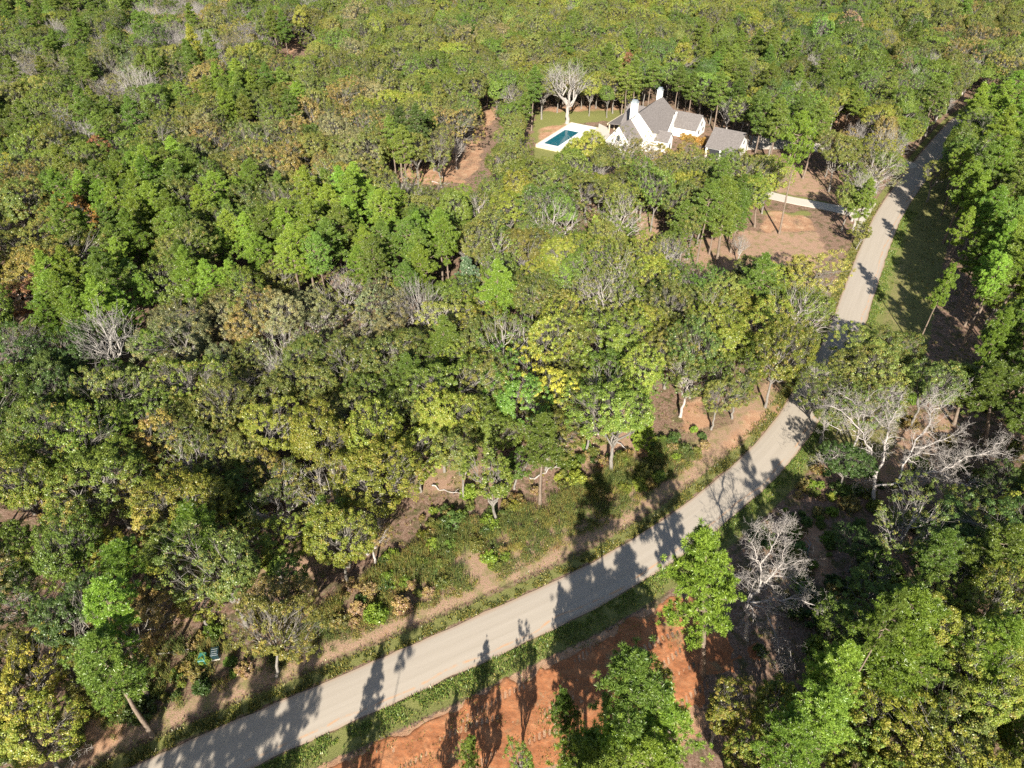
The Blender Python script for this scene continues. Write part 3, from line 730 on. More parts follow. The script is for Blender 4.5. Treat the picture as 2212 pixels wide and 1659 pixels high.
# patio cover with posts
c = MB(); c.face_prism([hp(8, -13.2, 2.9), hp(19.5, -13.2, 2.9), hp(19.5, -9.2, 3.3), hp(8, -9.2, 3.3)], (0, 0, .22)); hbuild(c, 'patio_roof', M['roof'])
c = MB(); c.box(8, 19.5, -13.45, -13.22, 2.65, 3.15); hbuild(c, 'fascia', M['stone'])
for a in (8.3, 12, 15.6, 19.2):
    c = MB(); c.box(a, a + .3, -13.0, -12.7, -.3, 2.88); hbuild(c, 'post', M['stone'])
def hwin(kind, a, b, z0, z1, w_, axis):
    c = MB()
    if axis == 'b': c.box(a - w_ / 2, a + w_ / 2, b, b + .06, z0, z1)
    else: c.box(a - .06, a, b - w_ / 2, b + w_ / 2, z0, z1)
    f = hbuild(c, kind, M['white'] if kind == 'window' else M['dark'])
    c = MB()
    if axis == 'b': c.box(a - w_ / 2 + .1, a + w_ / 2 - .1, b + .06, b + .09, z0 + .1, z1 - .1)
    else: c.box(a - .09, a - .06, b - w_ / 2 + .1, b + w_ / 2 - .1, z0 + .1, z1 - .1)
    c.build('pane', M['glass'], f, hc)
for a, z0, z1, w_ in ((22.2, 3.0, 4.5, 1.1), (20.4, .9, 2.3, 1.2), (24.0, .9, 2.3, 1.2)): hwin('window', a, 12.6, z0, z1, w_, 'b')
for b, z0, z1 in ((-4.4, .9, 2.6), (-2.1, 4.2, 6.0), (.4, .9, 2.6)): hwin('window', -7.6, b, z0, z1, 1.3, 'a')
for a in (-6, -3): hwin('window', a, 2.6, .9, 2.5, 1.3, 'b')
hwin('window', 4.4, 9.6, .0, 2.4, 1.2, 'b'); hwin('window', 2.4, 7.4, .9, 2.4, 1.1, 'a')

gc = hp(12, 25, 0); gar = empty('garage', gc); tag(gar, 'white detached garage with grey shingle roof right of the main house', 'garage')
w, r = MB(), MB(); gable(w, r, 6.4, 18, 20.3, 29.6, 3.0, 6.8, 'b'); w.build('wall', M['white'], gar, gc); r.build('roof', M['roof'], gar, gc)
for b0 in (21.0, 25.2):
    c = MB(); c.box(6.28, 6.38, b0, b0 + 3.6, -.1, 2.5); c.build('opening_shade', M['dark'], gar, gc)  # dark panel paints the shade inside an open bay under the eave
c = MB(); c.box(11.3, 12.7, 29.6, 29.67, 3.6, 4.9); wf = c.build('window', M['white'], gar, gc); c = MB(); c.box(11.45, 12.55, 29.67, 29.71, 3.75, 4.75); c.build('pane', M['glass'], wf, gc)

def sheet(name, px, z, th, mat, label, world_pts=None):
    P = world_pts if world_pts is not None else [g(x, y) for x, y in px]
    mb = MB(); mb.face_prism([(x, y, z - th) for x, y in P], (0, 0, th)); o = mb.build(name, mat); return tag(o, label, kind='structure')
# drives
drv = smooth_line([g(1893, 440), g(1868, 480), g(1850, 505), g(1838, 500), g(1850, 470), g(1812, 460), g(1760, 449), g(1700, 438), g(1640, 425), g(1560, 405), g(1500, 390),
                   g(1500, 374), g(1560, 387), g(1640, 407), g(1700, 424), g(1760, 434), g(1815, 445), g(1862, 447), g(1885, 436)], 2)
sheet('lower_driveway', None, 0.05, 0.25, M['concrete'], 'pale concrete driveway crossing the yard to the road', drv)
drv2 = smooth_line([g(1618, 292), g(1660, 298), g(1740, 306), g(1820, 318), g(1900, 336), g(1985, 352), g(1975, 368), g(1890, 352), g(1800, 334), g(1720, 322), g(1640, 322), g(1612, 324)], 2)
sheet('upper_driveway', None, 0.055, 0.25, M['concrete'], 'pale concrete driveway beside the garage', drv2)
crt = [hp(a, b, 0)[:2] for a, b in ((5.8, 17), (5.8, 30.5), (-4, 30.5), (-16, 24), (-24, 20), (-28, 13), (-22, 6), (-12, 8), (-5, 10))]
sheet('forecourt', None, 0.045, 0.25, M['concrete'], 'pale concrete forecourt in front of the garage', smooth_line(crt + [crt[0]], 2)[:-1])

PO = np.array([8.3, 217.3]); P1 = np.array([.518, .855]); P2 = np.array([.855, -.518])
def pp(a, b): q = PO + P1 * a + P2 * b; return (q[0], q[1])
pc = (*pp(11, 4), 0); pool = empty('swimming_pool', pc); tag(pool, 'long blue swimming pool with white coping and raised stone wall', 'pool')
def ring(a0, a1, b0, b1, w_, z0, z1, mb):
    for (x0, x1, y0, y1) in ((a0, a1, b0, b0 + w_), (a0, a1, b1 - w_, b1), (a0, a0 + w_, b0 + w_, b1 - w_), (a1 - w_, a1, b0 + w_, b1 - w_)):
        mb.face_prism([(*pp(x0, y0), z0), (*pp(x1, y0), z0), (*pp(x1, y1), z0), (*pp(x0, y1), z0)], (0, 0, z1 - z0))
c = MB(); ring(-.9, 22.5, -.6, 9.6, .55, -.4, 1.0, c); c.build('retaining_wall', M['stone'], pool, pc)
c = MB(); ring(-.3, 21.9, 0, 9.0, 1.0, -.4, 1.12, c); c.build('coping', M['white'], pool, pc)
c = MB(); c.face_prism([(*pp(.7, 1.0), .2), (*pp(15.6, 1.0), .2), (*pp(15.6, 6.2), .2), (*pp(.7, 6.2), .2)], (0, 0, .72)); c.build('water', M['water'], pool, pc)
c = MB(); c.face_prism([(*pp(15.6, 1.0), .2), (*pp(20.9, 1.0), .2), (*pp(20.9, 8.0), .2), (*pp(15.6, 8.0), .2)], (0, 0, .86))
c.face_prism([(*pp(.7, 6.2), .2), (*pp(15.6, 6.2), .2), (*pp(15.6, 8.0), .2), (*pp(.7, 8.0), .2)], (0, 0, .86)); c.build('deck', M['white'], pool, pc)
sheet('patio', None, 0.9, 1.2, M['concrete'], 'pale concrete patio between the pool and the house', [pp(12, 9.62), pp(22, 9.62), (28.6, 236), (31, 232), (31, 224), (24, 217)])

# two utility boxes in the weeds near the road
def util_box(px, py, sx_, sy_, h_, rz, col, label, stripes):
    x, y = g(px, py); e = empty('utility_box', (x, y, hz(x, y)), rz); tag(e, label, 'utility box', 'utility boxes in the weeds')
    m1 = simple_mat('utility_box_paint', col, tuple(v * 1.5 for v in col), 3, 0.4, 0.03, 0.5)
    def bx(name, x0, x1, y0, y1, z0, z1, mat, bev, par):
        import bmesh
        me = bpy.data.meshes.new(name); b = bmesh.new(); bmesh.ops.create_cube(b, size=1)
        for v in b.verts: v.co = Vector(((x0 + x1) / 2 + v.co.x * (x1 - x0), (y0 + y1) / 2 + v.co.y * (y1 - y0), (z0 + z1) / 2 + v.co.z * (z1 - z0)))
        if bev: bmesh.ops.bevel(b, geom=b.edges[:], offset=bev, segments=3, affect='EDGES', profile=.5)
        b.to_mesh(me); b.free(); me.materials.append(mat); return obj(name, me, par)
    bx('base', -sx_ * .55, sx_ * .55, -sy_ * .55, sy_ * .55, -.1, .1, M['concrete'], 0.01, e)
    bx('cabinet', -sx_ / 2, sx_ / 2, -sy_ / 2, sy_ / 2, .1, h_, m1, .08, e)
    bx('lid', -sx_ * .53, sx_ * .53, -sy_ * .53, sy_ * .53, h_ + .003, h_ + .12, m1, .05, e)
    if stripes:
        for i in range(3): bx('louvre', -sx_ * .4, sx_ * .35, -sy_ * .35 + i * .3, -sy_ * .35 + i * .3 + .08, h_ + .125, h_ + .15, M['metal'], 0, e)
util_box(441, 1429, .8, 1.15, .95, .15, (.03, .15, .13), 'teal green rounded utility box standing in the weeds', False)
util_box(468, 1417, .9, 1.1, 1.0, .2, (.012, .03, .035), 'dark utility box with pale louvres beside the teal one', True)

# ------------------------------------------------------------------ tree kinds: one mesh pair per variant
VAR = {}
def two(name, tr, cr, barkm, leafm, twig=False):
    a = mesh_np(name + '_trunk', tr[0], tr[1], mats=[barkm], smooth=True)
    if twig: b = mesh_np(name + '_twigs', cr[0], cr[1], mats=[barkm], smooth=True)
    else: b = mesh_np(name + '_crown', cr[0], cr[1], mats=[leafm], tint=cr[2], hue=cr[3])
    return a, b
ARR = {}
def reg(kind, h, r, tr, cr, bark, leaf, twig=False):
    VAR.setdefault(kind, []).append((h, r, two(kind, tr, cr, bark, leaf, twig)))
    ARR.setdefault(kind, []).append((h, r, tr, cr))
for i, (h, r, dp, nt_, per, cl, loose) in enumerate([(14, 4.8, .62, 600, 52, .45, .3), (13, 5.2, .60, 620, 52, .46, .5), (15, 4.4, .66, 580, 52, .43, .3),
        (12, 4.4, .62, 520, 42, .38, .7), (14, 5.4, .58, 620, 42, .44, .8), (16, 5.0, .64, 640, 52, .45, .4), (13, 4.0, .7, 500, 52, .41, .3), (12, 4.6, .72, 560, 44, .40, .8), (15, 4.6, .5, 560, 44, .42, .6)]):
    tr, cr = oak_arrays(100 + i, h, r, dp, nt_, int(per * 1.45), .088, cl, loose=loose); reg('oak', h, r, tr, cr, M['bark_oak'], M['leaf'])
for i, (h, r, dp) in enumerate([(13, 5.0, .6), (14, 4.6, .62)]):      # thinned-out crowns that show their limbs
    tr, cr = oak_arrays(150 + i, h, r, dp, 420, 50, .085, .38, loose=.9); reg('thin', h, r, tr, cr, M['bark_dead'], M['leaf'])
for i, (h, r, cw, nb, ta) in enumerate([(21, 3.3, .46, 44, .5), (23, 3.6, .42, 46, .6), (19, 2.9, .55, 44, .4), (17, 2.7, .62, 44, .5), (22, 3.0, .50, 44, .8)]):
    tr, cr = pine_arrays(200 + i, h, r, cw, 820, 52, .33, .034, ta, nb); reg('pine', h, r, tr, cr, M['bark_pine'], M['needle'])
for i, (h, r, cw) in enumerate([(26, 2.6, .30), (25, 3.0, .34)]):
    tr, cr = pine_arrays(280 + i, h, r, cw, 560, 52, .33, .036, .3, 30, r0=.24); reg('tall', h, r, tr, cr, M['bark_pine'], M['needle'])
for i, (h, r, cw) in enumerate([(11, 2.4, .82), (12, 2.7, .78)]):
    tr, cr = pine_arrays(240 + i, h, r, cw, 700, 46, .28, .034, .15, 50, r0=.15); reg('young', h, r, tr, cr, M['bark_pine'], M['needle'])
for i in range(2):
    tr, cr = pine_arrays(260 + i, 10, 2.2, .93, 620, 26, .24, .09, .1, 54, r0=.16, squash=.8); reg('cedar', 10, 2.2, tr, cr, M['bark_pine'], M['needle'])
for i in range(3):
    tr, tw = bare_arrays(300 + i, 13, 4.4, nterm=170, thick=.026); reg('bare', 13, 4.4, tr, tw, M['bark_bare'], None, True)
for i in range(3):                                                    # slender understory trees
    tr, cr = oak_arrays(320 + i, 10, 2.5, .68, 260, 58, .085, .34, trunk=.32, loose=.4); reg('slim', 10, 2.5, tr, cr, M['bark_oak'], M['leaf'])
def shrub_arrays(seed, r=1.2, h=1.5):
    rng = np.random.RandomState(seed); n = 46
    T = rng.randn(n, 3); T /= np.linalg.norm(T, axis=1)[:, None]; T[:, 2] = np.abs(T[:, 2])
    T *= (0.35 + 0.65 * rng.rand(n, 1)) * np.array([r, r, h]); T[:, 2] += .1
    tb = Tubes()
    for t in T[::2]: tb.add(wob((rng.randn() * .1, rng.randn() * .1, -.2), t, rng, .06, 4), [.03, .025, .015, .008], 4)
    idx = np.repeat(np.arange(n), 80); q = rng.randn(len(idx), 3); q /= np.linalg.norm(q, axis=1)[:, None]
    V, F = cards(T[idx] + q * (rng.rand(len(idx), 1) ** .5) * .36, q, np.full(len(idx), .085), rng)
    return tb.arrays(), (V, F, np.clip(rng.rand(n)[idx] * .5 + rng.rand(len(idx)) * .5, 0, 1), rng.rand(n)[idx])
for i in range(4):
    tr, cr = shrub_arrays(350 + i, 1.2 + .2 * (i % 2), 1.3 + .3 * (i // 2)); reg('shrub', 1.5, 1.3, tr, cr, M['bark_oak'], M['leaf'])

PAL = {'olive': (.160, .185, .045), 'yellow-green': (.215, .250, .040), 'green': (.132, .190, .034), 'dark green': (.082, .130, .034), 'bright green': (.175, .265, .036),
       'blue-green': (.13, .20, .11), 'yellow': (.38, .37, .06), 'orange': (.42, .235, .06), 'rust red': (.30, .15, .09), 'brownish olive': (.225, .185, .075),
       'grey-olive': (.205, .205, .10), 'golden': (.29, .27, .065), 'grey': (.3, .3, .3), 'lime green': (.25, .36, .055), 'pinkish brown': (.34, .23, .18)}
PART = {'oak': 'oak_tree', 'thin': 'oak_tree', 'slim': 'young_tree', 'pine': 'pine_tree', 'tall': 'pine_tree', 'young': 'pine_tree', 'cedar': 'cedar_tree', 'bare': 'bare_tree', 'shrub': 'shrub'}
GRP = {'oak_tree': 'leafy oaks of the forest', 'young_tree': 'slender young trees between the oaks', 'pine_tree': 'pines in the forest', 'cedar_tree': 'cedars in the forest',
       'bare_tree': 'leafless trees in the forest', 'shrub': 'shrubs near the road and yard'}
CATS = {'oak_tree': 'oak tree', 'young_tree': 'young tree', 'pine_tree': 'pine tree', 'cedar_tree': 'cedar tree', 'bare_tree': 'bare tree', 'shrub': 'shrub'}
TREES = []     # dicts: kind, x, y, h, r, colour, acc, rz, var
rng = np.random.RandomState(2024); rnd = random.Random(77)
def put(kind, x, y, h, r, col, acc=None, hand=False, var=None, off=False):
    if acc is None: acc = {'olive': .30, 'yellow-green': .33, 'green': .16, 'dark green': .12, 'bright green': .08, 'brownish olive': .6, 'grey-olive': .3, 'golden': .5}.get(col, .12)
    if kind in ('pine', 'young', 'cedar', 'tall'): acc *= 0.25
    TREES.append(dict(kind=kind, x=x, y=y, h=h, r=r, col=col, acc=acc, rz=rnd.random() * 6.28, var=rnd.randrange(len(VAR[kind])) if var is None else var, hand=hand, off=off, tilt=0.0))
def at_crown(kind, px, py, h, r, col, acc=None, var=None, frac=None):
    frac = {'tall': .85, 'pine': .78, 'oak': .68, 'thin': .68, 'bare': .62, 'young': .6, 'cedar': .5, 'slim': .66}[kind] if frac is None else frac
    x, y = g(px, py, h * frac); put(kind, x, y, h, r, col, acc, True, var)
def at_base(kind, px, py, topx, topy, r, col, acc=None, var=None):
    x, y = g(px, py)
    lo, hi = 3.0, 32.0
    for _ in range(40):
        md_ = (lo + hi) / 2
        if proj(x, y, md_)[1] > topy: lo = md_
        else: hi = md_
    put(kind, x, y, lo, r, col, acc, True, var); TREES[-1]['tilt'] = math.atan((g(topx, topy, lo)[0] - x) / lo)
def shadow_of(kind, sx_, sy_, h, r, col, frac=.75, var=None):
    """a tree below the frame whose shadow crown lies at the photograph's sx_, sy_"""
    x, y = g(sx_, sy_); L = h * frac / math.tan(SUN_EL)
    put(kind, x - math.sin(SUN_AZ) * L, y - math.cos(SUN_AZ) * L, h, r, col, None, True, var, off=True)

# measured trees -------------------------------------------------------------
at_base('tall', 322, 1505, 205, 1262, 3.0, 'bright green', var=1); at_base('tall', 298, 1340, 250, 1165, 2.6, 'bright green', var=0)
at_base('tall', 485, 1302, 405, 1090, 3.2, 'bright green', var=1); at_base('tall', 402, 1330, 335, 1160, 2.2, 'green', var=0)
at_base('pine', 1518, 1455, 1528, 1145, 3.4, 'bright green', var=3); at_base('pine', 1853, 1514, 1985, 1265, 3.6, 'bright green', var=4)
at_base('pine', 2128, 955, 2140, 770, 4.0, 'green', var=0); at_base('pine', 2061, 917, 2095, 790, 3.3, 'green', var=2)
at_base('slim', 1072, 1127, 1070, 985, 2.9, 'green', .2); at_base('young', 1228, 1612, 1225, 1500, 1.6, 'green')
at_base('pine', 1547, 574, 1570, 380, 3.6, 'green', var=3); at_base('pine', 1683, 505, 1725, 235, 3.3, 'bright green', var=1)
at_base('pine', 1630, 490, 1640, 370, 2.8, 'green', var=2); at_base('slim', 1484, 505, 1488, 390, 2.8, 'olive')
for x, y, tx, ty, r, c in ((868, 385, 862, 232, 3.2, 'dark green'), (905, 388, 895, 226, 3.3, 'dark green'), (858, 395, 838, 250, 2.6, 'green'), (930, 340, 925, 240, 2.8, 'green')): at_base('pine', x, y, tx, ty, r, c)
at_base('oak', 598, 1462, 590, 1290, 3.5, 'olive', .3, var=3)
at_crown('pine', 1805, 1430, 19, 2.6, 'lime green', var=2); at_crown('pine', 1795, 1550, 19, 3.2, 'lime green', var=0); at_crown('pine', 1700, 1600, 18, 3.2, 'bright green', var=1)
at_crown('pine', 1340, 1600, 16, 3.4, 'bright green', var=3); at_crown('pine', 1430, 1560, 17, 3.4, 'bright green', var=0); at_crown('pine', 1260, 1650, 14, 2.8, 'bright green', var=2)
at_crown('pine', 1400, 1660, 17, 3.2, 'bright green', var=1); at_crown('slim', 1425, 1475, 9, 1.8, 'yellow-green', .3)
at_crown('slim', 1560, 1545, 10, 2.2, 'yellow-green', .5); at_crown('slim', 1600, 1640, 10, 2.0, 'yellow-green', .5)
at_crown('pine', 1940, 1390, 20, 3.3, 'bright green', var=2); at_crown('oak', 2060, 1380, 13, 3.8, 'olive', .35); at_crown('bare', 2070, 1250, 12, 3.0, 'grey')
at_crown('pine', 2165, 1180, 18, 3.4, 'green'); at_crown('pine', 2170, 1380, 17, 3.0, 'bright green'); at_crown('oak', 2120, 1500, 13, 4.4, 'yellow-green', .3); at_crown('oak', 1960, 1610, 12, 4.4, 'yellow-green', .4)
at_crown('oak', 2080, 1600, 12, 4.2, 'olive', .35); at_crown('oak', 2010, 1490, 11, 3.6, 'green'); at_crown('thin', 1960, 1150, 12, 4.0, 'olive', .3, var=0); at_crown('oak', 2060, 1110, 11, 3.2, 'olive')
at_crown('oak', 1900, 1290, 11, 3.6, 'green', .1); at_crown('oak', 1860, 1180, 8, 2.6, 'dark green'); at_crown('oak', 1840, 1000, 9, 3.0, 'dark green')
# big olive oak that hangs over the road bend, and the yellow-green one on the other side
at_crown('oak', 1850, 800, 13, 5.0, 'olive', .35, var=4); at_crown('thin', 1775, 815, 12, 4.0, 'olive', .3, var=1); at_crown('oak', 1735, 740, 12, 3.4, 'olive'); at_crown('oak', 1930, 760, 12, 4.2, 'olive', .35, var=1); at_crown('oak', 1800, 880, 11, 3.8, 'olive', .3, var=3); at_crown('thin', 1870, 900, 11, 3.8, 'green', .3)
at_crown('oak', 1640, 690, 14, 5.4, 'yellow-green', .5, var=1); at_crown('oak', 1570, 740, 13, 4.4, 'yellow-green', .3, var=0); at_crown('oak', 1740, 600, 14, 4.6, 'golden', .35, var=5)
at_crown('thin', 1710, 690, 14, 4.6, 'yellow-green', .35); at_crown('oak', 1600, 830, 11, 3.6, 'green', .15, var=3)
at_crown('oak', 1170, 850, 12, 4.0, 'yellow', .1, var=6); at_crown('slim', 1200, 900, 10, 2.6, 'golden', .2); at_crown('oak', 1240, 840, 11, 3.6, 'yellow-green', .4)
at_crown('cedar', 1010, 620, 13, 3.4, 'blue-green', .02); at_crown('pine', 1072, 612, 19, 3.2, 'bright green', var=3); at_crown('pine', 870, 800, 14, 2.8, 'green')
at_crown('bare', 905, 665, 15, 4.6, 'grey', var=0); at_crown('bare', 240, 740, 17, 5.8, 'grey', var=1); at_crown('bare', 50, 755, 13, 4.4, 'grey', var=2)
at_crown('bare', 298, 190, 18, 7.0, 'grey', var=0); at_base('bare', 1225, 268, 1222, 138, 8.6, 'grey', var=1); at_crown('oak', 1838, 432, 12, 3.8, 'olive'); at_crown('slim', 1862, 500, 7, 2.2, 'olive'); at_crown('bare', 1105, 215, 12, 4.2, 'grey', var=2); at_crown('bare', 985, 325, 9, 2.8, 'grey')
at_crown('bare', 1915, 320, 15, 5.4, 'grey', var=0); at_crown('bare', 1850, 300, 12, 3.6, 'grey', var=1); at_crown('thin', 1900, 370, 12, 4.6, 'grey-olive', .3); at_crown('thin', 1845, 330, 13, 4.0, 'olive', .5)
at_crown('bare', 1700, 1420, 3, 1, 'grey') if False else None
at_crown('oak', 165, 452, 13, 3.8, 'orange', .1, var=6); at_crown('oak', 40, 650, 13, 4.8, 'rust red', .4, var=3); at_crown('slim', 232, 500, 11, 2.8, 'orange', .3)
at_crown('slim', 320, 965, 13, 3.0, 'golden', .9); at_crown('young', 420, 110, 20, 4.2, 'yellow', .05); at_base('young', 1366, 205, 1362, 108, 3.8, 'rust red', .2)
at_crown('oak', 1445, 345, 10, 4.4, 'golden', .75, var=3); at_crown('slim', 1500, 345, 8, 3.0, 'golden', .8); at_crown('thin', 1400, 360, 10, 4.0, 'brownish olive', .7)
at_crown('oak', 1262, 316, 15, 5.4, 'yellow-green', .35, var=1); at_crown('thin', 1345, 330, 12, 4.4, 'olive', .5, var=0); at_crown('thin', 1395, 335, 11, 3.6, 'brownish olive', .7); at_crown('oak', 1300, 345, 12, 4.0, 'olive')
at_crown('slim', 1475, 330, 9, 3.0, 'brownish olive', .8); at_crown('oak', 1180, 390, 13, 5.2, 'yellow-green', .25, var=4); at_crown('oak', 1110, 300, 12, 4.2, 'olive', .3)
at_crown('oak', 1270, 410, 13, 4.6, 'olive', .3); at_crown('thin', 1190, 490, 14, 5.4, 'green', .2, var=0); at_crown('oak', 1100, 450, 13, 4.8, 'yellow-green', .2)
at_crown('slim', 1390, 420, 11, 3.0, 'green', .2); at_crown('oak', 1450, 420, 12, 4.0, 'green', .25); at_crown('oak', 1340, 400, 12, 4.0, 'olive', .3)
at_crown('slim', 300, 1000, 9, 2.6, 'golden', .5); at_crown('slim', 1850, 62, 16, 4.0, 'pinkish brown', .4); at_crown('oak', 2170, 150, 14, 4.4, 'golden', .5)
at_crown('oak', 500, 78, 13, 5.6, 'golden', .5); at_crown('oak', 690, 45, 13, 5.0, 'golden', .4); at_crown('slim', 230, 340, 12, 3.2, 'rust red', .4); at_crown('slim', 98, 290, 12, 3.0, 'orange', .3)
at_crown('bare', 1120, 585, 9, 2.6, 'grey'); at_crown('bare', 1600, 530, 7, 2.0, 'grey'); at_crown('bare', 785, 1145, 8, 3.0, 'grey', var=2); at_crown('thin', 800, 1160, 8, 2.6, 'brownish olive', .6)
at_crown('cedar', 1280, 520, 10, 2.6, 'lime green', .05); at_crown('cedar', 1080, 500, 10, 2.6, 'blue-green', .02); at_crown('cedar', 1390, 935, 8, 1.9, 'bright green', .0)
at_crown('slim', 1320, 800, 11, 3.0, 'green', .1); at_crown('slim', 1110, 1010, 7, 2.2, 'green', .1)
at_crown('pine', 2150, 600, 19, 3.6, 'bright green'); at_crown('pine', 2180, 690, 19, 3.4, 'green'); at_crown('oak', 2140, 300, 15, 5.4, 'green', .05, var=5); at_crown('oak', 2190, 250, 15, 5.0, 'bright green', .05)
at_crown('oak', 2150, 370, 15, 5.2, 'green', .05); at_crown('pine', 2160, 450, 20, 3.6, 'bright green'); at_crown('pine', 2195, 520, 20, 3.4, 'lime green')
at_crown('oak', 40, 1500, 12, 3.6, 'yellow', .4, var=3); at_crown('oak', 60, 1590, 12, 3.6, 'yellow-green', .4); at_crown('thin', 40, 1290, 12, 4.0, 'dark green')
# trees below the frame that throw their shadows into the picture
for a in (('pine', 560, 1545, 23, 3.8, 'green', .8), ('pine', 640, 1500, 22, 2.6, 'green', .8), ('pine', 400, 1640, 22, 3.0, 'green', .8), ('young', 800, 1520, 13, 2.0, 'green', .75), ('tall', 1232, 1280, 26, 2.6, 'green', .85),
          ('tall', 1300, 1080, 27, 3.0, 'green', .85), ('tall', 1262, 1190, 26, 2.6, 'green', .85), ('young', 1030, 1490, 9, 1.2, 'green', .6),
          ('young', 975, 1610, 8, 1.0, 'green', .6), ('tall', 1270, 1400, 19, 1.8, 'green', .8), ('slim', 1140, 1500, 10, 1.3, 'green', .6), ('slim', 1060, 1620, 9, 1.5, 'green', .5), ('oak', 1420, 1560, 9, 2.6, 'green', .7),
          ('pine', 300, 1600, 20, 3.0, 'green', .8), ('pine', 200, 1560, 20, 3.0, 'green', .8), ('tall', 480, 1480, 20, 2.0, 'green', .85), ('tall', 892, 1290, 27, 0.9, 'green', .9), ('tall', 1620, 1010, 27, 1.6, 'green', .85)): shadow_of(*a)
for a in ((2000, 560, 23, 3.2), (2040, 640, 22, 3.0), (1985, 665, 22, 2.6), (2050, 480, 23, 3.4), (2065, 720, 22, 3.0), (2000, 440, 24, 3.4), (2035, 370, 24, 3.4), (2040, 800, 21, 2.8), (1960, 600, 20, 2.2), (1985, 500, 22, 3.0), (1990, 380, 23, 3.4), (2020, 320, 22, 3.6),
          (2030, 590, 22, 3.0), (2060, 540, 22, 3.2), (1970, 540, 21, 2.4), (2010, 720, 21, 2.6), (1955, 690, 20, 2.0), (2045, 430, 24, 3.4), (1960, 440, 20, 2.6), (1965, 395, 22, 3.0), (2055, 290, 22, 3.6), (1880, 610, 19, 1.8), (1935, 505, 19, 1.8)):
    shadow_of('pine', a[0], a[1], a[2], a[3], rnd.choice(['green', 'bright green'])); TREES[-1]['off'] = False
    if abs(rsd(TREES[-1]['x'], TREES[-1]['y'])[0]) < 5.0: TREES.pop()
# open ground that stays visible (outlines of the gaps in the photograph's canopy)
OPEN = [[(150,1659),(150,1560),(240,1520),(290,1500),(360,1500),(420,1380),(500,1350),(500,1440),(700,1450),(700,1290),(800,1230),(880,1180),(900,1060),(960,1010),(1010,1070),(1120,1070),(1200,1020),(1270,950),(1330,960),
         (1380,960),(1430,930),(1480,890),(1540,965),(1600,935),(1690,850),(1725,850),(1740,960),(1700,1030),(1640,1090),(1560,1150),(1470,1210),(1450,1300),(1500,1360),(1480,1480),(1400,1490),(1200,1500),(1180,1659)],
        [(1790,720),(1820,600),(1850,540),(1875,480),(1905,430),(1925,415),(1990,400),(2030,400),(2060,470),(2070,600),(2075,700),(2040,780),(2000,780),(1960,700),(1900,680),(1840,740)],
        [(1150,240),(1180,228),(1340,228),(1340,262),(1235,268),(1170,325),(1150,315)],
        [(1165,325),(1235,262),(1330,268),(1350,240),(1380,215),(1430,190),(1470,235),(1530,260),(1620,290),(1620,322),(1540,318),(1530,300),(1440,295),(1390,296),(1340,285),(1300,288),(1240,282),(1190,322)],
        [(1640,296),(1760,308),(1760,326),(1640,318)],[(1700,365),(1820,380),(1815,450),(1800,470),(1700,440)],[(1640,430),(1800,450),(1790,520),(1750,590),(1700,580),(1640,510)],
        [(1062,218),(1078,240),(1056,290),(1042,330),(1040,400),(1015,405),(985,370),(1000,325),(1035,270)],[(830,372),(900,360),(960,380),(960,400),(840,395)],
        [(1470,510),(1580,500),(1600,570),(1520,585)],[(1260,448),(1302,455),(1290,482),(1262,478)],[(1385,470),(1420,480),(1415,520),(1385,510)],
        [(1800,925),(2150,900),(2165,1040),(1990,1100),(1900,1100),(1830,1040)],[(1640,1110),(1760,1110),(1770,1290),(1700,1330),(1650,1300)],[(590,95),(655,62),(680,90),(620,128)],[(1800,250),(1860,245),(1855,278),(1800,278)],
        [(1960,1090),(1950,1210),(1915,1210),(1890,1120),(1930,1060),(1970,880),(2010,870),(2060,1000),(2060,1060),(2000,1070)],[(1690,1060),(1740,1030),(1790,1100),(1830,1290),(1790,1290),(1740,1240)],
        [(1500,1380),(1640,1350),(1640,1480),(1520,1480)] ,[(430,1395),(490,1395),(490,1445),(430,1445)]]
def crown_geom(kind, h): 
    return {'pine': (.52, 1.0), 'oak': (.42, 1.0), 'thin': (.42, 1), 'bare': (.4, 1), 'young': (.2, 1), 'cedar': (.08, 1), 'slim': (.35, 1)}[kind]
def blocks_open(kind, x, y, h, r):
    lo, hi = crown_geom(kind, h)
    for f in (lo, (lo * 2 + hi) / 3, (lo + hi * 2) / 3, hi):
        for dx in (-.95, -.5, 0, .5, .95):
            rr = r if f != hi else r * .4
            px, py = proj(x + dx * rr, y, h * f)
            for p in OPEN:
                if in_poly(px, py, p): return True
    return False
LITP = []
def lit_poly(poly, step=36, z=0):
    x0, x1 = min(p[0] for p in poly), max(p[0] for p in poly); y0, y1 = min(p[1] for p in poly), max(p[1] for p in poly)
    xx = x0
    while xx < x1:
        yy = y0
        while yy < y1:
            if in_poly(xx, yy, poly): LITP.append((*g(xx, yy, z), z))
            yy += step
        xx += step
lit_poly([(560,1659),(700,1450),(1000,1290),(1200,1240),(1420,1130),(1600,970),(1690,890),(1710,990),(1600,1100),(1450,1230),(1480,1480),(1180,1659)])
lit_poly([(1850,900),(2150,900),(2150,1040),(1900,1050)], 40, 8); lit_poly([(1640,1150),(1730,1150),(1760,1240),(1660,1350)], 36, 8)
lit_poly([(1800,700),(1860,560),(1900,480),(1940,480),(1860,700)], 30); lit_poly([(1890,620),(1930,560),(1960,640),(1930,720)], 20); lit_poly([(1990,660),(2040,700),(2030,760),(2000,740)], 20)
lit_poly([(1640,440),(1800,450),(1780,560),(1660,560)], 24); lit_poly([(1150,235),(1340,235),(1330,265),(1170,320)], 16)
LITP = np.array(LITP); sdx, sdy, stn = math.sin(SUN_AZ), math.cos(SUN_AZ), math.tan(SUN_EL)
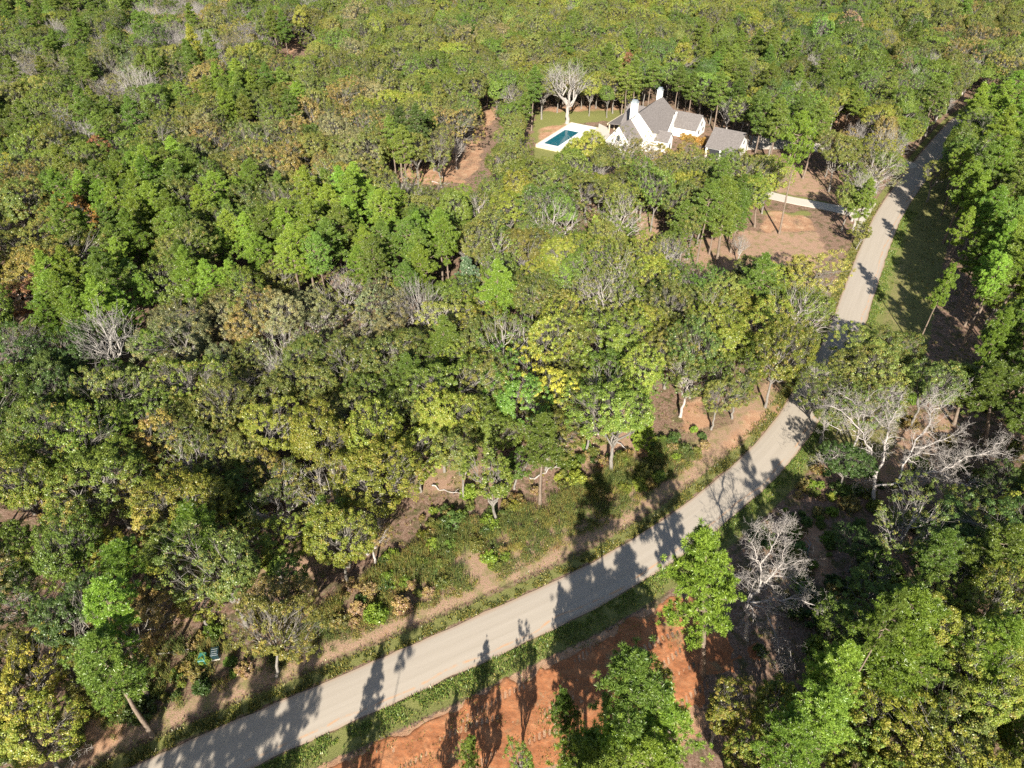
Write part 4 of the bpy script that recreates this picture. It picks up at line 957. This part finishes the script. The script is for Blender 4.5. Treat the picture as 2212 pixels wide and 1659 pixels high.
def shades_lit(x, y, h, r):
    dx = LITP[:, 0] - x; dy = LITP[:, 1] - y
    t = dx * sdx + dy * sdy; pr = np.abs(dx * sdy - dy * sdx)
    hh = LITP[:, 2] + t * stn
    return bool(((t > 0) & (pr < r * .85) & (hh < h) & (hh > h * .3)).any())
OBST = [(hp(3, 0, 0), 9), (hp(12, 0, 0), 11), (hp(22, 7, 0), 8), (hp(12, 25, 0), 9), (hp(12, -8, 0), 9), (pp(3, 4), 8), (pp(11, 4), 8), (pp(19, 4), 9), ((29, 230), 7)]
# colour and kind zones of the canopy, in the photograph: cx, cy, rx, ry, [(kind, colour, weight)]
ZONES = [
 (470, 520, 420, 170, [('pine', 'bright green', 6), ('pine', 'green', 3), ('oak', 'green', 1.6), ('oak', 'olive', 1)]),
 (180, 660, 130, 90, [('pine', 'bright green', 6), ('pine', 'green', 2), ('slim', 'green', 1)]),
 (740, 570, 260, 90, [('pine', 'bright green', 5), ('pine', 'green', 3), ('oak', 'green', 1)]),
 (560, 250, 150, 60, [('pine', 'green', 4), ('pine', 'bright green', 2), ('oak', 'olive', 2)]),
 (70, 520, 120, 130, [('oak', 'golden', 3), ('oak', 'olive', 4), ('thin', 'yellow-green', 2), ('oak', 'brownish olive', 1.5)]),
 (600, 720, 270, 110, [('oak', 'grey-olive', 4), ('thin', 'grey-olive', 4), ('oak', 'olive', 2), ('oak', 'brownish olive', 1.6), ('bare', 'grey', .7)]),
 (180, 860, 240, 110, [('oak', 'dark green', 5), ('oak', 'green', 3), ('oak', 'olive', 1.5)]),
 (520, 900, 220, 110, [('oak', 'golden', 1.6), ('oak', 'yellow-green', 3), ('oak', 'olive', 4), ('thin', 'olive', 2), ('oak', 'brownish olive', 1)]),
 (850, 850, 170, 130, [('oak', 'green', 4), ('oak', 'olive', 3), ('pine', 'green', 1), ('thin', 'olive', 1)]),
 (820, 930, 200, 130, [('oak', 'yellow-green', 4), ('oak', 'olive', 3), ('oak', 'golden', 1)]),
 (1250, 700, 300, 170, [('oak', 'olive', 3), ('thin', 'green', 2.5), ('oak', 'green', 3), ('thin', 'olive', 2), ('oak', 'yellow-green', 3)]),
 (200, 1080, 300, 130, [('oak', 'yellow-green', 4), ('oak', 'green', 3), ('oak', 'olive', 2), ('slim', 'golden', 1)]),
 (600, 1120, 260, 110, [('oak', 'yellow-green', 3), ('oak', 'olive', 3), ('slim', 'green', 2), ('thin', 'olive', 1)]),
 (80, 1350, 150, 220, [('oak', 'dark green', 3), ('oak', 'green', 3), ('oak', 'olive', 2), ('pine', 'green', 1)]),
 (1150, 480, 220, 110, [('oak', 'yellow-green', 3), ('oak', 'green', 3), ('thin', 'green', 2), ('cedar', 'green', 1), ('oak', 'olive', 2)]),
 (700, 330, 330, 130, [('oak', 'olive', 5), ('oak', 'brownish olive', 2), ('oak', 'grey-olive', 2), ('thin', 'olive', 1.5), ('oak', 'green', 1)]),
 (900, 150, 330, 120, [('oak', 'olive', 5), ('oak', 'green', 2.5), ('oak', 'yellow-green', 2), ('oak', 'grey-olive', 1)]),
 (380, 70, 190, 80, [('bare', 'grey', 8), ('thin', 'grey-olive', 3), ('oak', 'golden', 1), ('oak', 'green', 1.5)]),
 (180, 160, 260, 190, [('oak', 'green', 4), ('thin', 'grey-olive', 3), ('oak', 'dark green', 1.5), ('oak', 'olive', 2), ('pine', 'green', 2), ('bare', 'grey', 2.4), ('oak', 'golden', .5)]),
 (640, 30, 120, 40, [('bare', 'grey', 3), ('oak', 'green', 3), ('oak', 'olive', 2)]),
 (1400, 60, 330, 80, [('oak', 'yellow-green', 4), ('oak', 'olive', 3), ('oak', 'green', 3), ('slim', 'yellow', .7), ('bare', 'grey', .5), ('slim', 'golden', .7)]),
 (1620, 160, 260, 90, [('slim', 'green', 3), ('slim', 'yellow-green', 2), ('pine', 'green', 2), ('oak', 'green', 3), ('oak', 'dark green', 1.5), ('bare', 'grey', .4)]),
 (1800, 90, 250, 90, [('oak', 'green', 4), ('oak', 'yellow-green', 2), ('slim', 'golden', .8), ('oak', 'dark green', 2)]),
 (2030, 110, 230, 100, [('oak', 'olive', 4), ('oak', 'green', 3), ('oak', 'brownish olive', 1), ('bare', 'grey', .6)]),
 (2150, 500, 110, 320, [('pine', 'bright green', 4), ('oak', 'bright green', 2), ('oak', 'green', 3), ('slim', 'yellow-green', 1)]),
 (2150, 850, 110, 160, [('pine', 'green', 4), ('oak', 'green', 3)]),
 (2100, 1150, 160, 170, [('oak', 'dark green', 4), ('oak', 'green', 3), ('pine', 'green', 1.5)]),
 (2000, 1450, 300, 260, [('oak', 'green', 3), ('oak', 'yellow-green', 3), ('pine', 'bright green', 2.5), ('oak', 'olive', 2), ('slim', 'yellow-green', 1)]),
 (1560, 1560, 260, 140, [('pine', 'bright green', 3), ('slim', 'yellow-green', 3), ('slim', 'green', 2)]),
]
DEFAULT = [('oak', 'olive', 4), ('oak', 'green', 3), ('oak', 'yellow-green', 2.2), ('oak', 'brownish olive', .8), ('pine', 'green', 1.2), ('thin', 'olive', 1), ('bare', 'grey', .5)]
def pick(px, py):
    best = None
    for z in ZONES:
        q = ((px - z[0]) / z[2]) ** 2 + ((py - z[1]) / z[3]) ** 2 + rnd.gauss(0, .12)
        if q < 1 and (best is None or q < best[0]): best = (q, z[4])
    mix = best[1] if best else DEFAULT
    if rnd.random() < .07: mix = DEFAULT
    t = rnd.random() * sum(m_[2] for m_ in mix)
    for m_ in mix:
        t -= m_[2]
        if t <= 0: return m_[0], m_[1]
    return mix[0][0], mix[0][1]
HB = []
for t in TREES:
    if t['hand'] and not t['off']:
        a_, b_ = proj(t['x'], t['y'], t['h'] * .66); HB.append((a_, b_, t['r'] * CAM_F / math.hypot(t['y'], CAM_H), t['y']))
def hides_hand(x, y, h, r):
    a_, b_ = proj(x, y, h * .66)
    return any(y < q[3] - .5 and abs(a_ - q[0]) < q[2] * .95 and abs(b_ - q[1]) < q[2] * 1.05 for q in HB)
GRID = {}
def near_ok(x, y, r, f):
    cx, cy = int(x // 8), int(y // 8)
    for i in range(cx - 2, cx + 3):
        for j in range(cy - 2, cy + 3):
            for (a, b, q) in GRID.get((i, j), ()):
                if (a - x) ** 2 + (b - y) ** 2 < (f * (r + q)) ** 2: return False
    return True
def grid_add(x, y, r): GRID.setdefault((int(x // 8), int(y // 8)), []).append((x, y, r))
for t in TREES: grid_add(t['x'], t['y'], t['r'])
SIZE = {'oak': (9.5, 17, 2.8, 5.2), 'thin': (10.5, 14.5, 3.6, 5.0), 'pine': (15, 21, 2.4, 3.4), 'young': (8, 12, 1.8, 2.6), 'cedar': (6, 10, 1.5, 2.3), 'bare': (10, 14, 3.2, 4.6), 'slim': (8, 12, 2.0, 3.0)}
YMAX = 540.0
for it in range(60000):
    y = 4 + (YMAX - 4) * rnd.random() ** .9
    hw = 0.80 * math.hypot(y, 70) + 16
    x = (rnd.random() * 2 - 1) * hw
    px, py = proj(x, y, 9)
    if px < -110 or px > 2330 or py < -60 or py > 1800: continue
    if y < 34 and px < 1150: continue
    kind, col = pick(px, py)
    h0, h1, r0, r1 = SIZE[kind]; q = rnd.random(); h = h0 + (h1 - h0) * q; r = r0 + (r1 - r0) * min(1, max(0, q * .6 + rnd.random() * .4))
    if not near_ok(x, y, r, .60 if kind in ('oak', 'thin', 'bare') else .66): continue
    sdv, _ = rsd(x, y) if abs(x) < 260 and y < 420 else (99, 0)
    if abs(sdv) < 4.4 + r * .25: continue
    if any((x - o[0][0]) ** 2 + (y - o[0][1]) ** 2 < (o[1] + 1) ** 2 for o in OBST): continue
    if blocks_open(kind, x, y, h, r): continue
    if y < 200 and shades_lit(x, y, h, r): continue
    if hides_hand(x, y, h, r) and rnd.random() < .9: continue
    if sdv > 0 and y < 120 and px < 1620 and py > 1200: continue
    put(kind, x, y, h, r, col); grid_add(x, y, r)
print('trees', len(TREES))

# the nearest become individual things, the rest of the far wood is one mass
LIM = {'oak_tree': 300, 'pine_tree': 300, 'young_tree': 300, 'bare_tree': 300, 'cedar_tree': 300}
def dist(t): return math.hypot(math.hypot(t['x'], t['y']), CAM_H - t['h'] * .7) / (t['r'] if not t['hand'] else t['r'] * 3)
cnt = {}; IND, REST = [], []
for t in sorted(TREES, key=dist):
    n_ = PART[t['kind']]
    if t['off']: IND.append(t); continue
    if cnt.get(n_, 0) < LIM[n_] and (t['hand'] or t['y'] < 330): cnt[n_] = cnt.get(n_, 0) + 1; IND.append(t)
    else: REST.append(t)
print('individual', cnt, 'rest', len(REST))

# ------------------------------------------------------------------ the two big dead trees and other hand-shaped snags
def dead_tree(name, label, limbs, seed, tw_n=15, tw_len=1.1, group='weathered dead trees beside the road'):
    rg = np.random.RandomState(seed); tb = Tubes(); tw = Tubes()
    bx, by, _ = limbs[0][0][0]; X0, Y0 = g(bx, by); o3 = np.array([X0, Y0, 0.0])
    for path, r0_, r1_ in limbs:
        P = np.array([(*g(x, y, z), z) for x, y, z in path]) - o3
        Q = [P[0]]
        for a, b in zip(P[:-1], P[1:]):
            L = np.linalg.norm(b - a); nn = max(2, int(L / .8))
            for q in range(1, nn + 1): Q.append(a + (b - a) * q / nn + (rg.randn(3) * .09 * min(L, 2) if q < nn else 0))
        Q = np.array(Q); R = np.linspace(r0_, r1_, len(Q)) * .78; tb.add(Q, R, 7)
        Ltot = np.linalg.norm(np.diff(Q, axis=0), axis=1).sum()
        if r0_ > .3: continue
        def sub(Q, R, depth, nsub, ln):
            for _ in range(nsub):
                i = rg.randint(max(1, len(Q) // 5), len(Q)); dv = Q[i] - Q[i - 1]; dv /= np.linalg.norm(dv) + 1e-6
                v = dv * .7 + rg.randn(3) * .65; v[2] += .12; v /= np.linalg.norm(v)
                l = ln * (.5 + .9 * rg.rand()); P2 = wob(Q[i], Q[i] + v * l, rg, .09, 5)
                rr = max(.013, min(R[i] * .6, .05 + .02 * l)); R2 = np.linspace(rr, max(.007, rr * .25), 5)
                (tb if depth == 0 else tw).add(P2, R2, 4 if depth == 0 else 3)
                if depth < 2: sub(P2, R2, depth + 1, 5 if depth == 0 else 4, ln * .55)
        sub(Q, R, 0, max(3, int(tw_n * Ltot / 6)), tw_len * 1.6)
    e = empty(name, (X0, Y0, 0)); tag(e, label, 'dead tree', group)
    if len(limbs) < 6: tb.V += tw.V; tb.F += [f + tb.n for f in tw.F]; tb.n += tw.n
    V, F = tb.arrays(); obj('trunk', mesh_np('dead_trunk', V, F, mats=[M['bark_dead']], smooth=True), e)
    if len(limbs) < 6: return e
    V, F = tw.arrays(); obj('twigs', mesh_np('dead_twigs', V, F, mats=[M['bark_dead']], smooth=True), e)
    return e
def z2(x, y, z): return ((1972 + x * .4973) * .72, (700 + y * .4973) * .72, z)
def z5(x, y, z): return ((1972 + x * .4973) * .72, (1479 + y * .4973) * .72, z)
dead_tree('dead_tree', 'huge bleached white dead tree with long bare limbs beside the road bend', [
  ([z2(1290,1640,-.3), z2(1310,1540,2.2), z2(1318,1450,4.0)], .42, .30),
  ([z2(1318,1450,4), z2(1290,1300,6.2), z2(1220,1180,8), z2(1110,1070,9.4), z2(1030,1040,10)], .24, .05),
  ([z2(1220,1180,8), z2(1200,1080,9.5), z2(1180,1010,10.5), z2(1090,960,11)], .12, .04),
  ([z2(1110,1190,8), z2(1050,1160,8.6), z2(1010,1130,9)], .08, .03),
  ([z2(1318,1450,4), z2(1370,1310,6.5), z2(1395,1180,9), z2(1430,1090,10.6), z2(1480,970,12)], .24, .05),
  ([z2(1395,1180,9), z2(1390,1060,10.5), z2(1400,980,11.5)], .10, .03),
  ([z2(1400,1170,9), z2(1330,1130,9.8), z2(1260,1100,10.4)], .09, .03),
  ([z2(1310,1470,3.7), z2(1200,1400,5.2), z2(1150,1340,6.2), z2(1090,1330,6.6), z2(1010,1370,6.6)], .16, .04),
  ([z2(1310,1500,3), z2(1260,1490,3.6), z2(1190,1480,4)], .09, .03),
  ([z2(1320,1520,2.8), z2(1450,1505,4.6), z2(1560,1470,5.6), z2(1700,1440,6.8), z2(1860,1350,8.6), z2(1990,1320,9.3), z2(2090,1250,10)], .22, .05),
  ([z2(1960,1330,9.2), z2(2050,1320,9.6), z2(2140,1350,9.8)], .08, .03),
  ([z2(1700,1440,6.8), z2(1780,1495,7), z2(1870,1520,7.2), z2(1945,1520,7.4)], .12, .04),
  ([z2(1450,1505,4.6), z2(1480,1400,6.2), z2(1545,1290,8), z2(1610,1200,9.4), z2(1650,1080,11), z2(1668,960,12.4)], .20, .05),
  ([z2(1650,1080,11), z2(1720,1020,11.8), z2(1795,965,12.6)], .09, .03),
  ([z2(1545,1290,8), z2(1640,1280,8.8), z2(1730,1245,9.6), z2(1810,1212,10.4)], .12, .04),
  ([z2(1490,1390,6.3), z2(1560,1330,7.2), z2(1700,1330,8), z2(1840,1350,8.8)], .09, .03),
  ([z2(1450,1505,4.6), z2(1490,1600,4.6), z2(1500,1650,4.4)], .08, .03),
  ([z2(1690,1440,6.8), z2(1690,1500,6.2), z2(1715,1580,5.6)], .07, .02)], 5)
dead_tree('dead_tree', 'tangled white dead tree with drooping limbs right of the roadside pine', [
  ([z5(545,900,-.3), z5(530,760,3.5), z5(545,660,6.5)], .36, .28),
  ([z5(545,660,6.5), z5(610,590,8), z5(690,500,9.6), z5(760,420,10.8), z5(770,330,12)], .22, .05),
  ([z5(610,590,8), z5(620,430,10.5), z5(690,330,12.2), z5(770,190,14)], .18, .04),
  ([z5(610,440,10.4), z5(570,300,12.4), z5(620,210,13.6)], .10, .03),
  ([z5(560,660,6.8), z5(700,630,7.8), z5(860,640,8.6), z5(960,680,8.6), z5(1050,760,8)], .16, .04),
  ([z5(570,670,6.6), z5(650,700,6.8), z5(700,820,5.6), z5(730,900,5), z5(705,1010,4)], .15, .04),
  ([z5(735,900,5), z5(800,940,5), z5(800,1010,4.4)], .07, .03),
  ([z5(740,460,10.3), z5(820,430,10.9), z5(900,410,11.4)], .09, .03),
  ([z5(690,500,9.6), z5(800,510,9.8), z5(880,570,9.6)], .09, .03),
  ([z5(545,640,7), z5(600,520,8.4), z5(560,510,9)], .09, .03),
  ([z5(555,670,6.6), z5(580,730,5.8), z5(560,800,5)], .08, .03)], 8, tw_n=20, tw_len=1.0)
dead_tree('dead_tree', 'small bare white snag standing at the bottom left corner', [
  ([((200*.4973)*.72, (1479+1600*.4973)*.72, -.2), ((195*.4973)*.72, (1479+1530*.4973)*.72, 3.4)], .31, .15),
  ([(70, 1612, 3.3), (62, 1596, 4.8), (40, 1590, 5.2)], .1, .03), ([(70, 1612, 3.3), (95, 1610, 4.4), (125, 1600, 5.4), (150, 1632, 4.4)], .1, .03),
  ([(70, 1612, 3.3), (85, 1590, 5), (95, 1575, 6)], .08, .03)], 12, tw_n=9, tw_len=.8)

# ------------------------------------------------------------------ shrubs
shr = []
def shrub_at(px, py, s, col, acc=.2):
    x, y = g(px, py); shr.append(dict(kind='shrub', x=x, y=y, h=1.5 * s, r=1.3 * s, col=col, acc=acc, rz=rnd.random() * 6.28, var=rnd.randrange(4), hand=True, off=False))
for x, y in ((1478, 300), (1492, 305), (1505, 309), (1518, 312)):
    shrub_at(x, y, 1.3, 'orange', .4)
cnt_s = 0
for it in range(6000):
    if cnt_s >= 200: break
    px = rnd.uniform(100, 1800); py = rnd.uniform(850, 1560)
    x, y = g(px, py); s, _ = rsd(x, y)
    if not (-30 < s < -8.4 or 7 < s < 16): continue
    ok = in_poly(px, py, OPEN[0]) or (px > 1690 and 1000 < py < 1400)
    if not ok: continue
    dens = fbm(np.array([x]), np.array([y]), 6.0, 91)[0]
    if s > 0 and px < 1560: continue
    if s < 0 and dens < .42 + (0.12 if s > -9 else 0): continue
    col, acc = rnd.choice([('green', .1), ('bright green', .05), ('olive', .3), ('yellow-green', .2), ('dark green', .1), ('brownish olive', .6), ('pinkish brown', .7)])
    if any((q['x'] - x) ** 2 + (q['y'] - y) ** 2 < .8 for q in shr): continue
    shrub_at(px, py, rnd.uniform(.35, 1.0) ** 1.0 * (1.35 if rnd.random() < .15 else 1), col, acc); cnt_s += 1

for it in range(3000):
    if len(shr) > 295: break
    px = rnd.uniform(1640, 2200); py = rnd.uniform(820, 1600); x, y = g(px, py); s, _ = rsd(x, y)
    if s < 6.5 or any((q['x'] - x) ** 2 + (q['y'] - y) ** 2 < 3 for q in shr): continue
    shrub_at(px, py, rnd.uniform(.6, 1.5), *rnd.choice([('green', .1), ('olive', .3), ('dark green', .1), ('brownish olive', .6)]))
# ------------------------------------------------------------------ labels: look, then place counted out from a landmark of the photograph
LM = [('the swimming pool', 1210, 295), ('the garage', 1575, 300), ('the house chimneys', 1400, 225), ('the upper left corner', 0, 0), ('the upper right corner', 2212, 0),
      ('the rust red conifer behind the house', 1362, 145), ('the big bare tree by the lawn', 1222, 160), ('the narrow yellow tree', 420, 110), ('the wide bare tree upper left', 298, 190),
      ('the orange tree at the left edge', 165, 452), ('the rusty tree at the left edge', 40, 650), ('the bare tree left of centre', 240, 740), ('the grey snag near the centre', 905, 665),
      ('the tall dark pine clump', 885, 235), ('the blue-green cedar', 1010, 620), ('the bright yellow tree', 1170, 850), ('the golden tree by the road', 1740, 600),
      ('the lone white trunk in the weeds', 1070, 1040), ('the utility boxes', 455, 1420), ('the leaning roadside pine', 205, 1290), ('the road bend', 1740, 800), ('the huge white dead tree', 1950, 980),
      ('the tangled dead tree', 1690, 1270), ('the red soil patch', 1150, 1560), ('the lower driveway', 1740, 440), ('the orange tree lower left', 320, 950), ('the far dirt clearing', 640, 95),
      ('the grey trees by the upper road', 1915, 320), ('the lower right corner', 2212, 1659), ('the lower left corner', 0, 1659), ('the middle of the upper edge', 1106, 0),
      ('the dirt track in the forest', 1010, 330), ('the middle of the left edge', 0, 1050), ('the middle of the right edge', 2212, 700), ('the golden trees at the house front', 1445, 345),
      ('the olive oak over the road', 1850, 800), ('the dark oaks left', 180, 880), ('the yellow-green pair by the road', 1640, 690), ('the green pine stand', 480, 560), ('the pale limbed oak', 1190, 490),
      ('the pinkish crown by the upper edge', 1850, 62), ('the shaded forest floor', 1770, 1180)]
ORD = ['nearest', 'second', 'third', 'fourth', 'fifth', 'sixth', 'seventh', 'eighth', 'ninth', 'tenth', 'eleventh', 'twelfth', 'thirteenth', 'fourteenth', 'fifteenth', 'sixteenth',
       'seventeenth', 'eighteenth', 'nineteenth', 'twentieth'] + ['%dth' % i for i in range(21, 60)]
def look(t):
    k_ = t['kind']; c_ = t['col']
    tall = 'tall' if t['h'] > {'pine': 19, 'oak': 14, 'bare': 13.5, 'slim': 11, 'thin': 13.5}.get(k_, 99) else ('small' if t['h'] < {'pine': 16.5, 'oak': 11.8, 'bare': 11, 'slim': 9, 'thin': 11.5, 'shrub': 1.1}.get(k_, 0) else '')
    nm = {'oak': 'oak', 'thin': 'bare-limbed oak', 'slim': 'slender tree', 'pine': 'pine', 'tall': 'slim high-crowned pine', 'young': 'cone-shaped pine', 'cedar': 'dense cedar', 'bare': 'leafless tree', 'shrub': 'bush'}[k_]
    return ' '.join(w_ for w_ in (tall, c_, nm) if w_)
buckets = {}
for t in IND + shr:
    px, py = proj(t['x'], t['y'], t['h'] * .7)
    if t['off']: continue
    l = min(LM, key=lambda L: (L[1] - px) ** 2 + ((L[2] - py) * 1.3) ** 2)
    dx, dy = px - l[1], py - l[2]
    side = ('left of' if dx < 0 else 'right of') if abs(dx) > abs(dy) else ('above' if dy < 0 else 'below')
    noun = {'oak_tree': 'oak', 'pine_tree': 'pine', 'young_tree': 'slender tree', 'cedar_tree': 'cedar', 'bare_tree': 'bare tree', 'shrub': 'bush'}[PART[t['kind']]]
    buckets.setdefault((l[0], side, noun), []).append((math.hypot(dx, dy), t))
for (ln_, side, noun), L in buckets.items():
    L.sort(key=lambda q: q[0])
    for i, (_, t) in enumerate(L):
        if _ < 12 and t['hand'] and i == 0: t['label'] = look(t) + ' standing at ' + ln_ if False else look(t) + ', the one closest to ' + ln_.replace('the ', 'the spot of the ', 1) if False else '%s, %s %s %s %s' % (look(t), ORD[i], noun, side, ln_)
        else: t['label'] = '%s, %s %s %s %s' % (look(t), ORD[i], noun, side, ln_)
noff = 0
for t in IND:
    if t['off']: noff += 1; t['label'] = '%s below the picture edge, %s shadow caster' % (look(t), ORD[noff])

# ------------------------------------------------------------------ build the individual trees: a root at the base, a trunk and a crown
made = {}
def build_tree(t):
    kind = t['kind']; h0_, r0_, (mt, mc) = VAR[kind][t['var']]
    sxy, sz = t['r'] / r0_, t['h'] / h0_
    nm = PART[kind]
    root = bpy.data.objects.new(nm, None); COL.objects.link(root); root.empty_display_size = .3
    root.location = (t['x'], t['y'], hz(t['x'], t['y'])); root.rotation_euler = (Matrix.Rotation(t.get('tilt', 0) + rnd.gauss(0, .012), 3, 'Y') @ Matrix.Rotation(rnd.gauss(0, .012), 3, 'X') @ Matrix.Rotation(t['rz'], 3, 'Z')).to_euler()
    root.scale = (sxy, sxy * (1 + rnd.gauss(0, .04)), sz)
    key = (kind, t['var'])
    if key not in made:
        a = bpy.data.objects.new('stem' if kind == 'shrub' else 'trunk', mt); b = bpy.data.objects.new('twigs' if kind == 'bare' else ('foliage' if kind == 'shrub' else 'crown'), mc); made[key] = (a, b)
    else: a, b = (o.copy() for o in made[key])
    for o in (a, b): COL.objects.link(o); o.parent = root
    c_ = PAL[t['col']]; f = math.exp(rnd.gauss(0, .17)); hs = rnd.gauss(0, .08)
    t['rgb'] = (c_[0] * f * (1 + hs), c_[1] * f, c_[2] * f, t['acc'])
    if kind != 'bare': b.color = t['rgb']
    tag(root, t['label'], CATS[nm], GRP[nm])
for t in IND + shr: build_tree(t)

# ------------------------------------------------------------------ the rest of the wood: one mass
if REST:
    tc_ = bpy.data.collections.new('wood_kinds'); order = []
    i = 0
    for kind in ('oak', 'thin', 'pine', 'bare', 'slim', 'young', 'cedar', 'tall'):
        for v, (h0_, r0_, tr, cr) in enumerate(ARR[kind]):
            V1, F1 = tr; 
            if kind == 'bare': V2, F2 = cr; tint = np.zeros(len(F1) + len(F2)); hue = tint; mats = [M['bark_bare'], M['bark_bare']]
            else:
                V2, F2, t1_, h1_ = cr; tint = np.concatenate([np.zeros(len(F1)), t1_]); hue = np.concatenate([np.zeros(len(F1)), h1_]); mats = [M['bark_pine' if kind in ('pine', 'young', 'cedar', 'tall') else 'bark_oak'], M['leaf_far']]
            me = mesh_np('wood_tree_mesh', np.concatenate([V1, V2]), np.concatenate([F1, F2 + len(V1)]), mats=mats, midx=np.concatenate([np.zeros(len(F1)), np.ones(len(F2))]), tint=tint, hue=hue)
            o = bpy.data.objects.new('wood_tree_%03d' % i, me); tc_.objects.link(o); order.append((kind, v)); i += 1
    idx = {kv: n_ for n_, kv in enumerate(order)}
    n = len(REST)
    co = np.zeros((n, 3)); sc_ = np.zeros((n, 3)); ro = np.zeros((n, 3)); cl = np.zeros((n, 4)); ix = np.zeros(n, np.int32)
    X_ = np.array([t['x'] for t in REST]); Y_ = np.array([t['y'] for t in REST])
    ZZ = hz_np(X_, Y_, np.full(n, 60.0))
    for q, t in enumerate(REST):
        h0_, r0_ = VAR[t['kind']][t['var']][:2]; co[q] = (t['x'], t['y'], ZZ[q]); sc_[q] = (t['r'] / r0_, t['r'] / r0_, t['h'] / h0_); ro[q, 2] = t['rz']
        c_ = PAL[t['col']]; f = math.exp(rnd.gauss(0, .17)); hs = rnd.gauss(0, .08); cl[q] = (c_[0] * f * (1 + hs), c_[1] * f, c_[2] * f, t['acc']); ix[q] = idx[(t['kind'], t['var'])]
    me = bpy.data.meshes.new('far_forest'); me.vertices.add(n); me.vertices.foreach_set('co', co.astype(np.float32).ravel())
    for nm_, ty, dat, key in (('t_scale', 'FLOAT_VECTOR', sc_, 'vector'), ('t_rot', 'FLOAT_VECTOR', ro, 'vector'), ('tree_col', 'FLOAT_COLOR', cl, 'color')):
        at = me.attributes.new(nm_, ty, 'POINT'); at.data.foreach_set(key, dat.astype(np.float32).ravel())
    at = me.attributes.new('t_kind', 'INT', 'POINT'); at.data.foreach_set('value', ix)
    ff = obj('far_forest', me); tag(ff, 'mixed far forest of green, olive and grey trees fading to the upper edge', 'forest', kind='stuff')
    ng = bpy.data.node_groups.new('wood_scatter', 'GeometryNodeTree')
    ng.interface.new_socket('Geometry', in_out='INPUT', socket_type='NodeSocketGeometry'); ng.interface.new_socket('Geometry', in_out='OUTPUT', socket_type='NodeSocketGeometry')
    gi = ng.nodes.new('NodeGroupInput'); go = ng.nodes.new('NodeGroupOutput')
    iop = ng.nodes.new('GeometryNodeInstanceOnPoints'); ci = ng.nodes.new('GeometryNodeCollectionInfo'); ci.inputs['Collection'].default_value = tc_
    ci.inputs['Separate Children'].default_value = True; ci.inputs['Reset Children'].default_value = True
    def na(nm_, ty):
        a = ng.nodes.new('GeometryNodeInputNamedAttribute'); a.data_type = ty; a.inputs['Name'].default_value = nm_; return a.outputs['Attribute']
    e2r = ng.nodes.new('FunctionNodeEulerToRotation'); ng.links.new(na('t_rot', 'FLOAT_VECTOR'), e2r.inputs[0])
    ng.links.new(gi.outputs[0], iop.inputs['Points']); ng.links.new(ci.outputs[0], iop.inputs['Instance']); iop.inputs['Pick Instance'].default_value = True
    ng.links.new(na('t_kind', 'INT'), iop.inputs['Instance Index']); ng.links.new(e2r.outputs[0], iop.inputs['Rotation']); ng.links.new(na('t_scale', 'FLOAT_VECTOR'), iop.inputs['Scale'])
    ng.links.new(iop.outputs[0], go.inputs[0])
    md_ = ff.modifiers.new('scatter', 'NODES'); md_.node_group = ng

# ------------------------------------------------------------------ fallen logs and broken limbs on the ground
def fallen(px, py, L, r0_, rz, label, seed):
    rg = np.random.RandomState(seed); x, y = g(px, py); z = hz(x, y)
    tb = Tubes(); P = wob((-L / 2, 0, r0_ * .8), (L / 2, 0, r0_ * .8 + .1), rg, .03, 8); tb.add(P, np.linspace(r0_, r0_ * .45, 8), 7)
    for q in range(4):
        i = rg.randint(3, 8) if q < 8 else 7; i = min(i, 7)
        v = np.array([.6, rg.choice([-1, 1]) * .7, .25 + .3 * rg.rand()]); tb.add(wob(P[i], P[i] + v * L * .22, rg, .08, 4), np.linspace(r0_ * .45, r0_ * .12, 4), 5)
    V, F = tb.arrays(); o = obj('fallen_log', mesh_np('fallen_log', V, F, mats=[M['bark_dead']], smooth=True)); o.location = (x, y, z); o.rotation_euler = (0, 0, rz)
    tag(o, label, 'fallen log', 'fallen logs on the forest floor')
for i, a in enumerate([(1180, 1020, 6, .16, .5, 'pale fallen log on the litter below the bright yellow tree'), (965, 1060, 5, .14, -.4, 'broken pale limb lying in the left litter clearing'),
        (1010, 1020, 4, .12, 1.2, 'short fallen limb at the back of the left litter clearing'), (1330, 955, 5, .14, 2.2, 'fallen limb in the pinkish clearing above the weeds'),
        (380, 1405, 5, .13, .2, 'fallen branch under the leaning pines near the utility boxes'), (880, 402, 7, .2, .3, 'fallen log beside the tall dark pine clump'),
        (950, 398, 5, .15, -.5, 'pale driftwood-like log on the dirt track edge'), (1745, 1205, 5, .15, 1.1, 'fallen log in the shade right of the tangled dead tree')]):
    fallen(*a, 700 + i)
